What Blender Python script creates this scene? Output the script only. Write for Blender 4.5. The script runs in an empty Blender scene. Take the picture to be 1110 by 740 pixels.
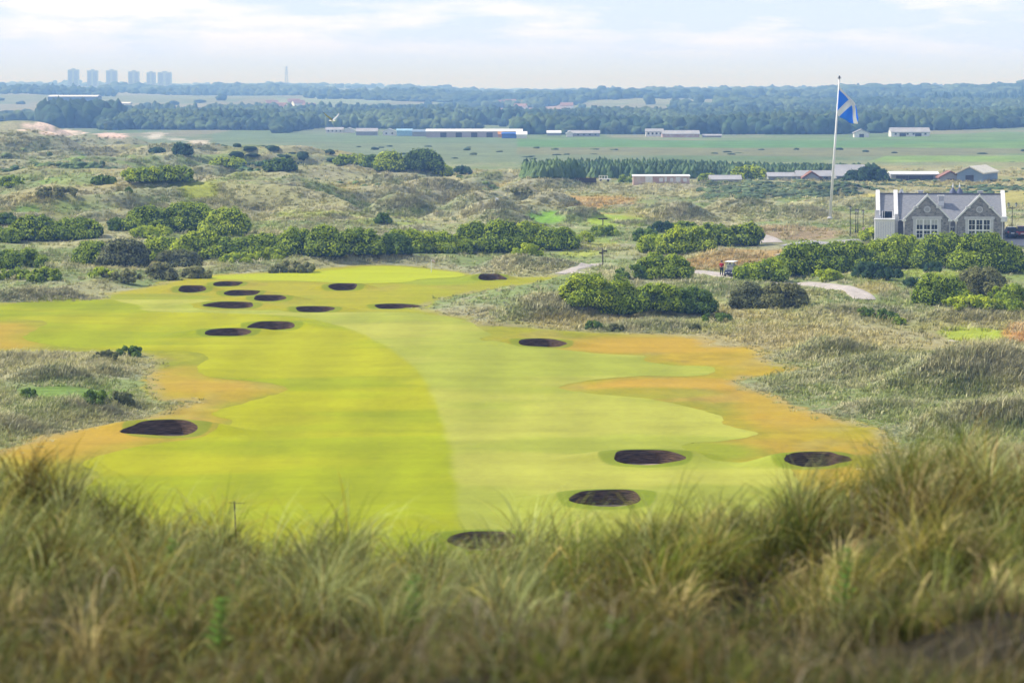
import bpy, bmesh, math, random
import numpy as np
from mathutils import Vector, Matrix

# ------------------------------------------------------------------ camera, sky, sun, exposure
SC = bpy.context.scene
COL = SC.collection
EYE = 24.0                      # eye height above the links, metres
FPX = 3000.0                    # focal length in pixels of the 1110 px wide photograph
PITCH = math.atan(272.0 / FPX)
cam_d = bpy.data.cameras.new("camera")
cam = bpy.data.objects.new("camera", cam_d); COL.objects.link(cam)
cam.location = (0, 0, EYE)
cam.rotation_euler = (math.pi / 2 - PITCH, 0, 0)
cam_d.sensor_width = 36.0
cam_d.lens = 36.0 * FPX / 1110.0
cam_d.clip_start = 0.2
cam_d.clip_end = 40000.0
cam_d.dof.use_dof = True
cam_d.dof.focus_distance = 230.0
cam_d.dof.aperture_fstop = 3.6
SC.camera = cam

SUN_AZ, SUN_EL = math.radians(-74), math.radians(43)
world = bpy.data.worlds.new("World"); SC.world = world; world.use_nodes = True
wn, wl = world.node_tree.nodes, world.node_tree.links
wn.clear()
wo = wn.new("ShaderNodeOutputWorld"); bg = wn.new("ShaderNodeBackground")
sky = wn.new("ShaderNodeTexSky"); sky.sky_type = 'NISHITA'; sky.sun_disc = False
sky.sun_elevation = SUN_EL; sky.sun_rotation = SUN_AZ
sky.air_density = 1.0; sky.dust_density = 0.6; sky.ozone_density = 3.0
tc = wn.new("ShaderNodeTexCoord")
mp = wn.new("ShaderNodeMapping"); mp.inputs['Scale'].default_value = (13, 13, 74)
mp.inputs['Location'].default_value = (3.1, 0.4, 0.6)
nz = wn.new("ShaderNodeTexNoise"); nz.inputs['Scale'].default_value = 1.3; nz.inputs['Detail'].default_value = 7; nz.inputs['Roughness'].default_value = 0.55
cr = wn.new("ShaderNodeValToRGB"); cr.color_ramp.elements[0].position = 0.43; cr.color_ramp.elements[1].position = 0.64
cr.color_ramp.elements[0].color = (0, 0, 0, 1); cr.color_ramp.elements[1].color = (1, 1, 1, 1)
sep = wn.new("ShaderNodeSeparateXYZ")
mr = wn.new("ShaderNodeMapRange"); mr.inputs['From Min'].default_value = 0.010; mr.inputs['From Max'].default_value = 0.024
mu = wn.new("ShaderNodeMath"); mu.operation = 'MULTIPLY'
base_mix = wn.new("ShaderNodeMixRGB"); base_mix.inputs['Fac'].default_value = 0.93
base_mix.inputs['Color2'].default_value = (6.7, 8.3, 11.2, 1)      # thin high veil over the clear sky
cl_mix = wn.new("ShaderNodeMixRGB"); cl_mix.inputs['Color2'].default_value = (9.9, 9.7, 10.0, 1)
wl.new(tc.outputs['Generated'], mp.inputs['Vector']); wl.new(mp.outputs['Vector'], nz.inputs['Vector'])
wl.new(nz.outputs['Fac'], cr.inputs['Fac']); wl.new(tc.outputs['Generated'], sep.inputs['Vector'])
wl.new(sep.outputs['Z'], mr.inputs['Value']); wl.new(cr.outputs['Color'], mu.inputs[0]); wl.new(mr.outputs['Result'], mu.inputs[1])
vr = wn.new("ShaderNodeValToRGB"); ve = vr.color_ramp.elements       # pale veil low down, clear blue overhead
ve[0].position = 0.0; ve[0].color = (.62, .735, 1.10, 1); ve[1].position = .5; ve[1].color = (.14, .24, .44, 1)
e_ = ve.new(.06); e_.color = (.61, .73, 1.04, 1); e_ = ve.new(.2); e_.color = (.26, .40, .66, 1)
vsc = wn.new("ShaderNodeVectorMath"); vsc.operation = 'SCALE'; vsc.inputs['Scale'].default_value = 11.0
wl.new(sep.outputs['Z'], vr.inputs['Fac']); wl.new(vr.outputs['Color'], vsc.inputs[0]); wl.new(vsc.outputs[0], base_mix.inputs['Color2'])
wl.new(sky.outputs['Color'], base_mix.inputs['Color1']); wl.new(base_mix.outputs['Color'], cl_mix.inputs['Color1'])
wl.new(mu.outputs[0], cl_mix.inputs['Fac']); wl.new(cl_mix.outputs['Color'], bg.inputs['Color'])
bg.inputs['Strength'].default_value = 0.1
wl.new(bg.outputs['Background'], wo.inputs['Surface'])

sun_d = bpy.data.lights.new("sun", 'SUN'); sun_d.energy = 5.0; sun_d.angle = math.radians(1.0); sun_d.color = (1.0, 0.95, 0.86)
sun = bpy.data.objects.new("sun", sun_d); COL.objects.link(sun)
sun.rotation_euler = (math.pi / 2 - SUN_EL, 0, math.pi - SUN_AZ)

SC.view_settings.view_transform = 'Standard'; SC.view_settings.look = 'None'
SC.view_settings.gamma = 1.0; SC.view_settings.use_curve_mapping = False
SC.view_settings.exposure = 0.26
SC.render.engine = 'CYCLES'
cy = SC.cycles
cy.use_denoising = True
try: cy.denoiser = 'OPENIMAGEDENOISE'
except Exception: pass
cy.max_bounces = 5; cy.diffuse_bounces = 2; cy.glossy_bounces = 2; cy.transmission_bounces = 2; cy.transparent_max_bounces = 4
cy.volume_bounces = 0
cy.sample_clamp_indirect = 5

rng = np.random.default_rng(7)
random.seed(7)

# ------------------------------------------------------------------ noise, mapping
def vnoise(x, y, seed=0):
    xi = np.floor(x).astype(np.int64); yi = np.floor(y).astype(np.int64)
    fx = x - xi; fy = y - yi
    fx = fx * fx * (3 - 2 * fx); fy = fy * fy * (3 - 2 * fy)
    def h(a, b):
        n = (a * 374761393 + b * 668265263 + seed * 974634777) & 0x7fffffff
        n = ((n ^ (n >> 13)) * 1274126177) & 0x7fffffff
        return ((n ^ (n >> 16)) & 0xffff) / 65535.0
    a = h(xi, yi); b = h(xi + 1, yi); c = h(xi, yi + 1); d = h(xi + 1, yi + 1)
    return (a * (1 - fx) + b * fx) * (1 - fy) + (c * (1 - fx) + d * fx) * fy

def fbm(x, y, seed=0, oct=4, rough=0.5):
    s = 0; a = 1; t = 0
    for i in range(oct):
        s = s + a * vnoise(x * 2 ** i + 17.3 * i, y * 2 ** i - 9.1 * i, seed + i); t += a; a *= rough
    return s / t

def sstep(a, b, x):
    t = np.clip((x - a) / (b - a), 0, 1); return t * t * (3 - 2 * t)

SP, CP = math.sin(PITCH), math.cos(PITCH)
def ray(u, v):
    """direction through photo pixel, scaled so that dy == 1"""
    u = np.asarray(u, float); v = np.asarray(v, float)
    dy = FPX * CP + (370 - v) * SP
    return (u - 555) / dy, (-FPX * SP + (370 - v) * CP) / dy
def flat(u, v, z=0.0):
    dx, dz = ray(u, v); y = (z - EYE) / dz
    return dx * y, y
def proj(x, y, z):
    dep = y * CP - (z - EYE) * SP; up = y * SP + (z - EYE) * CP
    return 555 + FPX * x / dep, 370 - FPX * up / dep

def spline(pts, n=6):
    P = np.array(pts, float); out = []
    N = len(P)
    for i in range(N):
        a, b, c, d = P[i - 1], P[i], P[(i + 1) % N], P[(i + 2) % N]
        for k in range(n):
            t = k / n
            out.append(0.5 * ((2 * b) + (-a + c) * t + (2 * a - 5 * b + 4 * c - d) * t * t + (-a + 3 * b - 3 * c + d) * t ** 3))
    return np.array(out)

def poly_world(pts, n=5):
    s = spline(pts, n); x, y = flat(s[:, 0], s[:, 1]); return np.stack([x, y], 1)

def sdf(poly, x, y):
    """signed distance, negative inside"""
    sh = x.shape; x = x.ravel(); y = y.ravel()
    d = np.full(x.shape, 1e18); ins = np.zeros(x.shape, bool)
    n = len(poly)
    for i in range(n):
        ax, ay = poly[i]; bx, by = poly[(i + 1) % n]
        ex, ey = bx - ax, by - ay
        L = ex * ex + ey * ey + 1e-12
        wx = x - ax; wy = y - ay
        t = np.clip((wx * ex + wy * ey) / L, 0, 1)
        qx = wx - ex * t; qy = wy - ey * t
        np.minimum(d, qx * qx + qy * qy, out=d)
        if ay != by:
            c = ((ay > y) != (by > y)) & (x < (bx - ax) * (y - ay) / (by - ay) + ax)
            ins ^= c
    d = np.sqrt(d); d[ins] *= -1
    return d.reshape(sh)

# ------------------------------------------------------------------ plan of the hole (traced outlines laid on the ground plane)
MOWN = poly_world([(-60, 340), (-30, 331), (0, 328), (60, 327), (108, 324), (120, 316), (150, 311), (190, 303), (222, 299), (260, 296), (330, 292),
    (400, 288), (460, 289), (505, 295), (545, 300), (575, 301), (602, 300), (606, 305), (570, 312), (530, 318), (480, 326), (460, 333), (478, 341),
    (510, 347), (515, 355), (560, 357), (640, 361), (720, 363), (765, 368), (775, 376), (822, 378), (833, 395), (872, 401), (850, 407), (806, 410), (803, 418),
    (850, 430), (885, 445), (945, 457), (962, 470), (960, 520), (930, 620), (600, 760), (100, 720), (-60, 600), (-60, 505), (0, 487), (60, 469), (120, 459), (160, 449),
    (206, 434), (170, 433), (161, 420), (165, 398), (155, 388), (125, 385), (60, 385), (0, 384), (-60, 384)])
FAIR = poly_world([(-60, 345), (-20, 335), (30, 327), (80, 325), (150, 325), (210, 325), (228, 327), (205, 331), (222, 337), (280, 337), (340, 340), (420, 339),
    (470, 343), (505, 350), (522, 361), (532, 367), (520, 372), (545, 377), (600, 380), (650, 384), (698, 386), (700, 392), (730, 397), (771, 399), (772, 406), (740, 409),
    (690, 409), (640, 414), (608, 420), (620, 424), (660, 428), (705, 431), (745, 438), (782, 447), (784, 456), (822, 466), (790, 474), (740, 480), (765, 497), (820, 502), (860, 512),
    (850, 620), (600, 760), (150, 720), (92, 560), (86, 528), (108, 508), (92, 495), (150, 480), (215, 471), (248, 458), (250, 452), (230, 447), (240, 441), (290, 430), (313, 424), (290, 417),
    (232, 412), (213, 403), (224, 393), (222, 387), (200, 384), (150, 383), (80, 380), (26, 371), (38, 362), (50, 351), (0, 349), (-60, 350)])
GREEN = poly_world([(222, 302), (250, 298), (300, 296), (360, 293), (400, 290), (440, 290), (480, 293), (505, 297), (490, 301), (455, 304), (440, 308), (380, 308), (320, 305), (260, 304)])
SPLIT = poly_world([(-100, 300), (130, 327), (160, 338), (260, 341), (320, 345), (370, 356), (410, 374), (445, 398), (468, 428), (484, 470), (494, 530), (500, 600), (500, 700), (-100, 700)])

# bunkers: centre u,v, width px, height px, tail (angle deg, amount)
BUNK = [(208, 313, 30, 8, None), (246, 308.2, 30, 5.5, (20, .25)), (261, 317.5, 37, 6.5, (20, .2)), (251, 331.5, 50, 7.5, (190, .2)), (292, 323.3, 35, 7, None),
        (247.5, 361, 51, 9, None), (294.5, 354.5, 50, 10, (200, .1)), (372, 311.8, 31, 8, None), (341, 335.3, 42, 7.5, None), (425, 331.6, 38, 6, (-4, .75)),
        (531, 303, 26, 8, (-20, .5)), (587, 374, 50, 9, (0, .12)), (180, 460, 70, 18, (200, .45)), (700, 493, 74, 17, (-8, .15)), (658, 540, 77, 20, (190, .06)),
        (880, 498.5, 58, 18, (-4, .6)), (524, 581, 76, 20, None)]
class Bunker: pass
BK = []
for (u, v, w, h, tail) in BUNK:
    b = Bunker()
    vf = v + h * .5                                  # front lip sits on the flat ground
    x0, y0 = flat(u, vf); p = FPX / y0
    b.a = w / 2 / p; b.b = min(b.a * .8, 2.0)
    b.x = float(x0) * (1 + b.b / y0); b.y = float(y0) + b.b
    flat_px = 2 * b.b * EYE * FPX / (y0 * y0)
    b.hb = float(np.clip((h - flat_px) / p, 0.25, 1.6))
    b.tail = tail; b.ph = u * .37; b.uv = (u, v)
    BK.append(b)

def brad(b, x, y):
    """bunker polar radius: 1 at the lip"""
    dx = (x - b.x) / b.a; dy = (y - b.y) / b.b
    r = np.hypot(dx, dy); th = np.arctan2(dy, dx)
    s = 1 + .05 * np.sin(3 * th + b.ph) + .03 * np.sin(5 * th + 2 * b.ph)
    if b.tail:
        ta = math.radians(b.tail[0]); dth = np.angle(np.exp(1j * (th - ta)))
        s = s + b.tail[1] * np.exp(-(dth / .32) ** 2)
    return r / s

# dune mounds: u, v of crest, v of foot, width px
MOUNDS = [(22, 137, 164, 130), (105, 149, 166, 130), (60, 168, 188, 90), (110, 184, 204, 90), (165, 190, 210, 90), (8, 172, 200, 70), (35, 205, 226, 90),
          (140, 208, 228, 100), (95, 219, 240, 80), (250, 178, 192, 70), (205, 176, 188, 60), (330, 186, 206, 80), (300, 204, 226, 80), (345, 205, 226, 84), (270, 196, 214, 60),
          (395, 182, 196, 80), (470, 197, 224, 92), (420, 212, 232, 70), (535, 190, 206, 76), (520, 212, 236, 80), (560, 205, 222, 60),
          (627, 223, 247, 50), (690, 238, 250, 60), (736, 218, 244, 64), (720, 198, 214, 120), (805, 213, 240, 74), (860, 222, 242, 90), (780, 204, 216, 80), (940, 212, 232, 90), (1000, 206, 216, 90),
          (640, 204, 214, 90), (575, 316, 352, 170), (500, 322, 344, 70), (655, 306, 345, 130), (700, 345, 362, 130), (880, 352, 392, 110), (965, 372, 420, 150), (1060, 352, 430, 180), (900, 408, 450, 130),
          (1010, 415, 470, 160), (840, 402, 424, 60), (1100, 420, 470, 90), (30, 300, 328, 90), (90, 302, 326, 80), (60, 395, 425, 90), (130, 384, 412, 60), (110, 430, 452, 90), (30, 440, 470, 100), (585, 280, 296, 80),
          (20, 150, 186, 150), (70, 176, 200, 80), (190, 205, 222, 70), (250, 214, 234, 90), (285, 192, 208, 60), (440, 184, 200, 80), (385, 206, 220, 60), (590, 196, 210, 80), (60, 212, 232, 70), (180, 172, 186, 60), (130, 160, 176, 80),
                    (760, 305, 330, 90), (540, 276, 296, 110), (400, 273, 288, 120), (930, 330, 350, 110), (1050, 335, 352, 100)]
_mr = np.random.default_rng(12)
for _ in range(100):
    w = _mr.uniform(26, 74); vb = _mr.uniform(176, 262); u = _mr.uniform(-50, 600)
    if u > 400 and vb < 212: vb += 30
    MOUNDS.append((u, vb - w * _mr.uniform(.22, .36), vb, w))
for _ in range(16):
    w = _mr.uniform(40, 90); vb = _mr.uniform(205, 252); u = _mr.uniform(640, 960)
    MOUNDS.append((u, vb - w * _mr.uniform(.12, .2), vb, w))
MD = []
for (u, vc, vb, w) in MOUNDS:
    x0, yb = flat(u, vb); p = FPX / yb; sx = w / p / 2.6
    sy = min(sx * .8, 26.0) if yb > 380 else min(sx * .55, 9.0)
    yc = yb + 1.5 * sy
    dx, dz = ray(u, vc)
    h = EYE + float(dz) * yc
    if vb > 380 and u > 800: h *= .72
    if vb < 262 and u < 600: h *= 1.3
    MD.append((float(dx) * yc, float(yc), sx, sy, max(.5, h)))

FAR_Y = np.array([900, 1150, 1400, 1700, 2100, 2600, 3200, 4000, 5200, 7000, 10000, 14000.])
FAR_V = {  # image row of the bare ground at those distances, for five columns of view
    -60: [178.0, 160.6, 149.4, 143, 132, 124, 113, 105, 99, 94.5, 93, 95],
    300: [178.0, 160.6, 149.4, 144, 135, 126, 116, 107, 101, 95.0, 93, 95],
    560: [178.0, 160.6, 149.4, 145, 137, 128, 118, 111, 106, 102.5, 100, 98],
    800: [178.0, 160.6, 149.4, 144, 135, 124, 112, 104, 102, 101, 99.5, 98],
    1170: [178.0, 160.0, 146, 140, 131, 121, 111, 101.5, 100, 100, 99, 98]}
_cols = sorted(FAR_V); _tab = np.array([[EYE - (v - 98) / FPX * y for v, y in zip(FAR_V[c], FAR_Y)] for c in _cols])
_tab[:, 0] = 0
_ly = np.log(FAR_Y)

CREST_U = [-80, 0, 60, 130, 200, 250, 300, 335, 400, 480, 560, 640, 700, 760, 830, 900, 960, 1040, 1110, 1190]
CREST_V = [572, 580, 590, 614, 636, 658, 660, 648, 656, 655, 657, 650, 634, 620, 612, 592, 570, 560, 564, 566]

def H(x, y, mown=None):
    """height of the bare ground"""
    x = np.asarray(x, float); y = np.asarray(y, float)
    z = np.zeros(np.broadcast(x, y).shape); x = x + z; y = y + z
    u = 555 + FPX * x / np.maximum(y, 1) * .9959
    # foreground dune
    m = y < 110
    if m.any():
        xx, yy, uu = x[m], y[m], u[m]
        vc = np.interp(uu, CREST_U, CREST_V)
        zc = EYE - (vc - 98) / FPX * 18
        vg = 775 + (vc - 775) * np.clip((yy - 8.5) / 9.5, 0, 1) ** 1.1 + np.maximum(0, 8.5 - yy) * 70
        z1 = np.minimum(EYE - (vg - 98) / FPX * yy, 22.45)
        t = yy
        z2 = np.where(t < 26, zc - 2.1 * np.clip((t - 18) / 8, 0, 1) ** 1.3,
             np.where(t < 60, (zc - 2.1) + (12.3 - zc + 2.1) * np.clip((t - 26) / 34, 0, 1), 12.3 * (1 - sstep(60, 108, t))))
        zz = np.where(yy < 18, z1, z2)
        zz += (fbm(xx * .9, yy * .7, 3, 3) - .5) * .55 * sstep(2, 5, yy)
        zz += (fbm(xx * .12, yy * .12, 5, 3) - .5) * 1.6 * sstep(26, 45, yy) * (1 - sstep(95, 108, yy))
        z[m] = zz
    m = y >= 105
    if m.any():
        xx, yy, uu = x[m], y[m], u[m]
        if mown is None:
            mw = np.full(xx.shape, 60.0); k = yy < 440
            if k.any(): mw[k] = sdf(MOWN, xx[k], yy[k])
        else: mw = mown[m]
        rough = sstep(0, 7, mw)
        lift = sstep(105, 125, yy)
        zz = (fbm(xx / 30, yy / 34, 11, 2) - .5) * 1.2 * (1 - sstep(480, 700, yy)) * lift * (1 - .55 * rough)
        rr = rough * lift
        # hummocks
        zz += rr * (fbm(xx / 7, yy / 9, 21, 3) - .42) * 1.3 * (1 - .35 * sstep(330, 450, yy)) * (1 - .4 * sstep(900, 1100, yy)) * (1 - sstep(1100, 1300, yy))
        # ridged dunes, higher away from the hole and to the left
        n1 = fbm(xx / 62 + .35 * fbm(xx / 30, yy / 30, 44, 2), yy / 46, 31, 3); rg = (1 - np.abs(2 * n1 - 1) * 1.6).clip(0, 1) ** 1.5
        amp = 7.0 * sstep(400, 500, yy) * (1 - sstep(850, 1080, yy)) * (1 - .86 * sstep(300, 480, uu)) + 1.4 * sstep(150, 260, yy) * (1 - sstep(400, 560, yy))
        zz += rr * rg * amp
        for (mx, my, sx, sy, mh) in MD:
            k = (np.abs(xx - mx) < 3.2 * sx) & (np.abs(yy - my) < 3.2 * sy)
            if k.any():
                xa, ya = xx[k], yy[k]
                wob = 1 + .5 * (fbm(xa / (sx * .7), ya / (sy * .7), int(mx) & 63, 2) - .5)
                g = np.exp(-.42 * ((((xa - mx) / sx) ** 2 + ((ya - my) / sy) ** 2) / wob) ** 1.35)
                zk = zz[k]; tgt = mh
                zz[k] = zk * (1 - .9 * g) + g * rough[k] * tgt * .95
        # bunker back banks
        for b in BK:
            k = (np.abs(xx - b.x) < 3.4 * b.a) & (np.abs(yy - b.y) < 4.2 * b.b)
            if k.any():
                xa, ya = xx[k], yy[k]
                r = np.hypot((xa - b.x) / b.a, (ya - b.y) / b.b)
                t = (ya - b.y) / b.b
                zz[k] += b.hb * sstep(-1.1, .95, t) * (1 - sstep(1.15, 3.1, r))
        # far country
        k = yy > 900
        if k.any():
            ly = np.log(np.clip(yy[k], 900, 14000)); uk = np.clip(uu[k], -60, 1170)
            ci = np.clip(np.searchsorted(_cols, uk) - 1, 0, len(_cols) - 2)
            c0 = np.array(_cols)[ci]; c1 = np.array(_cols)[ci + 1]; w = (uk - c0) / (c1 - c0)
            tabs = np.stack([np.interp(ly, _ly, r) for r in _tab])
            zt = tabs[ci, np.arange(len(ly))] * (1 - w) + tabs[ci + 1, np.arange(len(ly))] * w
            zt += (fbm(xx[k] / 420, yy[k] / 800, 51, 3) - .5) * 22 * sstep(1700, 3200, yy[k]) + (fbm(xx[k] / 90, yy[k] / 120, 53, 2) - .5) * 1.0 * sstep(950, 1200, yy[k])
            zz[k] += zt
        z[m] = np.where(y[m] < 110, z[m] * (1 - sstep(105, 110, y[m])) + zz * sstep(105, 110, y[m]), zz)
    return z

# ------------------------------------------------------------------ ground grid
rows = np.concatenate([np.geomspace(2, 105, 130, endpoint=False), np.arange(105, 142, .65), np.arange(142, 350, .36), np.arange(350, 900, 1.35), np.arange(900, 1500, 5), np.geomspace(1500, 14000, 150)])
cols = np.concatenate([np.arange(-6200, -760, 160), np.arange(-760, -60, 25), np.arange(-60, 1172, 2.0), np.arange(1180, 1900, 25), np.arange(1900, 7300, 160)])
TX = (cols - 555) / (FPX * CP)
GY, GT = np.meshgrid(rows, TX, indexing='ij'); GX = np.clip(GY * GT, -5900, 5900)
NR, NC = GX.shape
kk = (rows >= 105) & (rows < 440)
MW = np.full(GX.shape, 60.0); MW[kk] = sdf(MOWN, GX[kk], GY[kk])
FW = np.full(GX.shape, 60.0); FW[kk] = sdf(FAIR, GX[kk], GY[kk])
GR = np.full(GX.shape, 60.0); gk = (rows >= 270) & (rows < 420); GR[gk] = sdf(GREEN, GX[gk], GY[gk])
SPL = np.full(GX.shape, 60.0); SPL[kk] = sdf(SPLIT, GX[kk], GY[kk])
# bunker holes
BR = np.full(GX.shape, 9.0); BI = np.full(GX.shape, -1, int)
for i, b in enumerate(BK):
    r0, r1 = np.searchsorted(rows, [b.y - 6 * b.b, b.y + 6 * b.b])
    r = brad(b, GX[r0:r1], GY[r0:r1]); better = r < BR[r0:r1]
    BR[r0:r1] = np.where(better, r, BR[r0:r1]); BI[r0:r1] = np.where(better, i, BI[r0:r1])
ins = BR < 1
hole_cell = ins[:-1, :-1] & ins[1:, :-1] & ins[:-1, 1:] & ins[1:, 1:]
push = np.argwhere(ins)
for (r, c) in push:
    b = BK[BI[r, c]]; s = 1.0 / max(BR[r, c], .05)
    GX[r, c] = b.x + (GX[r, c] - b.x) * s; GY[r, c] = b.y + (GY[r, c] - b.y) * s
GZ = H(GX, GY, MW)
GU, GV = proj(GX, GY, GZ)
# what the camera can see of the ground
i0 = np.searchsorted(rows, 105)
cm = np.minimum.accumulate(GV[i0:], axis=0)
VIS = np.zeros(GX.shape, bool); VIS[i0 + 1:] = GV[i0 + 1:] < cm[:-1] + 3.0

def place(u, v):
    """first ground point beyond the foreground dune seen through pixel u,v"""
    dx, dz = ray(u, v); t = float(dx)
    c = int(np.clip(np.searchsorted(TX, t), 1, NC - 1))
    w = (t - TX[c - 1]) / (TX[c] - TX[c - 1])
    zc = GZ[i0:, c - 1] * (1 - w) + GZ[i0:, c] * w
    d = zc - (EYE + float(dz) * rows[i0:])
    k = int(np.argmax(d >= 0)) if (d >= 0).any() else len(d) - 1
    y = rows[i0 + k]
    if k > 0:
        a, b_ = d[k - 1], d[k]; y = rows[i0 + k - 1] + (rows[i0 + k] - rows[i0 + k - 1]) * (-a / (b_ - a + 1e-9))
    x = t * y
    return float(x), float(y), float(H(np.array([x]), np.array([y]))[0])

# ------------------------------------------------------------------ ground colours (the stuff itself, linear albedo)
def C(r, g, b): return np.array([r, g, b], float)
def S(r, g, b):
    """sRGB 0-255 to linear"""
    c = np.array([r, g, b]) / 255.0
    return np.where(c <= .04045, c / 12.92, ((c + .055) / 1.055) ** 2.4)
def mixc(a, b, t): return a * (1 - t[..., None]) + b * t[..., None]

BLOBS = [ # u, v, ru, rv, colour, strength : patches of different turf, heath and sand
    (590, 236, 30, 9, C(.16, .30, .03), 1), (668, 239, 40, 8, C(.25, .33, .035), 1), (650, 221, 52, 9, C(.40, .24, .07), .8), (590, 222, 40, 6, C(.34, .28, .06), .6), (216, 206, 20, 11, C(.30, .33, .05), .9), (28, 228, 13, 6, C(.15, .24, .05), .9),
    (78, 170, 16, 5, C(.20, .33, .06), .9), (172, 192, 40, 8, C(.15, .24, .04), .7), (80, 196, 34, 8, C(.15, .24, .05), .6), (90, 224, 44, 6, C(.15, .24, .05), .5), (850, 252, 60, 8, C(.30, .22, .13), .9), (840, 278, 70, 12, C(.36, .24, .09), .9),
    (765, 288, 36, 6, C(.40, .24, .09), .9), (1055, 364, 38, 9, C(.30, .36, .03), .95), (960, 300, 50, 8, C(.20, .27, .04), .8), (1012, 297, 40, 6, C(.26, .32, .04), .8), (1090, 215, 44, 9, C(.34, .31, .09), .9), (945, 213, 14, 4, C(.42, .38, .06), .8), (925, 246, 16, 6, C(.20, .26, .05), .7),
    (470, 205, 120, 10, C(.34, .27, .10), .55), (500, 213, 40, 7, C(.38, .28, .10), .5), (640, 204, 120, 7, C(.30, .26, .10), .5), (360, 232, 60, 4, C(.28, .33, .05), .6), (420, 240, 50, 4, C(.26, .33, .05), .6), (150, 246, 80, 6, C(.26, .26, .12), .5),
    (950, 312, 40, 8, C(.30, .24, .08), .7), (1110, 362, 22, 12, C(.42, .20, .07), .8), (850, 320, 40, 10, C(.34, .30, .12), .5), (700, 230, 40, 8, C(.30, .26, .07), .6), (640, 263, 34, 5, C(.33, .35, .05), .7), (630, 275, 28, 4, C(.33, .38, .05), .7), (60, 425, 60, 9, C(.12, .22, .02), .6), (115, 428, 30, 8, C(.13, .26, .02), .7),
    (660, 256, 40, 8, C(.14, .24, .05), .5), (300, 246, 30, 4, C(.20, .3, .05), .5), (545, 224, 14, 3, C(.28, .34, .05), .7), (1100, 312, 20, 20, C(.2, .26, .06), .5), (20, 262, 20, 4, C(.35, .32, .18), .5),
    (60, 335, 70, 4, C(.40, .38, .05), .0),
    # bare sand blown out of the dunes
    (36, 137, 26, 4.5, C(.66, .52, .42), 1), (66, 144, 26, 4, C(.64, .50, .40), 1), (118, 147, 20, 3, C(.66, .48, .40), .9), (168, 147, 12, 4, C(.55, .5, .42), .8), (215, 154, 12, 2.5, C(.55, .48, .38), .8), (190, 151, 10, 2, C(.5, .46, .38), .6)]
FIELDS = [ # polygons of farmland in the view, laid on the ground they cover
    ([(560, 151), (1200, 152), (1200, 146), (1090, 142), (960, 149), (560, 149)], C(.13, .205, .075)),
    ([(560, 159), (1200, 170), (1200, 152), (900, 152), (560, 151)], C(.10, .20, .06)),
    ([(900, 163), (1200, 166), (1200, 152), (1000, 155)], C(.13, .22, .06)),
    ([(560, 168), (900, 170), (1200, 166), (1200, 160), (560, 160)], C(.17, .18, .09)),
    ([(940, 176), (1200, 176), (1200, 168), (960, 169)], C(.18, .27, .07)),
    ([(230, 154), (560, 156), (560, 149), (230, 144)], C(.13, .185, .095)),
    ([(-60, 166), (560, 172), (560, 156), (-60, 152)], C(.15, .19, .10)),
    ([(1000, 108), (1200, 108), (1200, 98), (1000, 98)], C(.13, .24, .06)), ([(860, 116), (1000, 116), (1010, 107), (860, 107)], C(.22, .24, .12)),
    ([(930, 112), (1080, 110), (1000, 100), (930, 104)], C(.12, .2, .06)), ([(640, 112), (760, 114), (760, 106), (660, 104)], C(.2, .22, .12)),
    ([(-60, 122), (200, 120), (260, 112), (-60, 112)], C(.22, .22, .14)), ([(-60, 112), (300, 108), (300, 102), (-60, 102)], C(.17, .2, .1)), ([(280, 122), (340, 122), (340, 112), (280, 112)], C(.34, .26, .2)),
    ([(520, 122), (620, 124), (620, 114), (520, 114)], C(.32, .24, .18)), ([(-60, 103), (330, 104), (330, 96), (-60, 96)], C(.24, .25, .18)), ([(270, 122), (440, 110), (400, 106), (300, 106)], C(.2, .25, .14))]

def mound_w(x, y):
    """how much a place lies on a dune rather than on the flat between"""
    w = np.zeros(np.shape(x))
    for (mx, my, sx, sy, mh) in MD:
        k = (np.abs(x - mx) < 3 * sx) & (np.abs(y - my) < 3 * sy)
        if k.any(): w[k] = np.maximum(w[k], np.exp(-.5 * (((x[k] - mx) / sx) ** 2 + ((y[k] - my) / sy) ** 2)))
    return w
def rough_col(x, y):
    """marram and fescue tints, by place"""
    mw_ = sstep(.25, .6, mound_w(x, y) + (fbm(x / 10, y / 14, 64, 3) - .5) * .5)
    n1 = fbm(x / 16, y / 22, 61, 3); n2 = fbm(x / 5, y / 7, 62, 3); n3 = fbm(x / 45, y / 70, 63, 2)
    c = mixc(C(.265, .265, .165) + 0 * x[..., None], C(.15, .19, .08), sstep(.38, .62, n1))
    c = mixc(c, C(.34, .32, .22), sstep(.52, .72, n2) * .7)
    c = mixc(c, C(.26, .235, .11), sstep(.5, .7, n3) * .4)
    c = mixc(c, C(.20, .26, .06), sstep(.62, .75, n3 * .5 + n2 * .5) * .6)
    flat_ = mixc(C(.30, .29, .11) + 0 * x[..., None], C(.22, .27, .08), sstep(.4, .6, n1)); flat_ = mixc(flat_, C(.37, .30, .12), sstep(.52, .7, n3))
    c = mixc(c, flat_, (1 - mw_) * (.55 - .25 * sstep(.45, .65, n2)) * (1 - sstep(900, 1100, y)))
    c = mixc(c, mixc(C(.32, .30, .19) + 0 * x[..., None], C(.19, .215, .11), sstep(.4, .6, n2)), mw_ * .65)
    return c

def blob_col(c, u, v, x, y, fade=1.0):
    wn_ = fbm(x / 9, y / 14, 71, 3) - .5
    dm = 1 - .92 * sstep(.25, .5, mound_w(x, y))
    for (bu, bv, ru, rv, col, st) in BLOBS:
        k = (np.abs(u - bu) < ru * 1.6) & (np.abs(v - bv) < rv * 1.6)
        if k.any():
            d = np.hypot((u[k] - bu) / ru, (v[k] - bv) / rv) + wn_[k] * 1.3
            c[k] = mixc(c[k], col, (1 - sstep(.72, 1.08, d)) * st * fade * (dm[k] if bv > 160 else 1))
    return c

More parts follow.
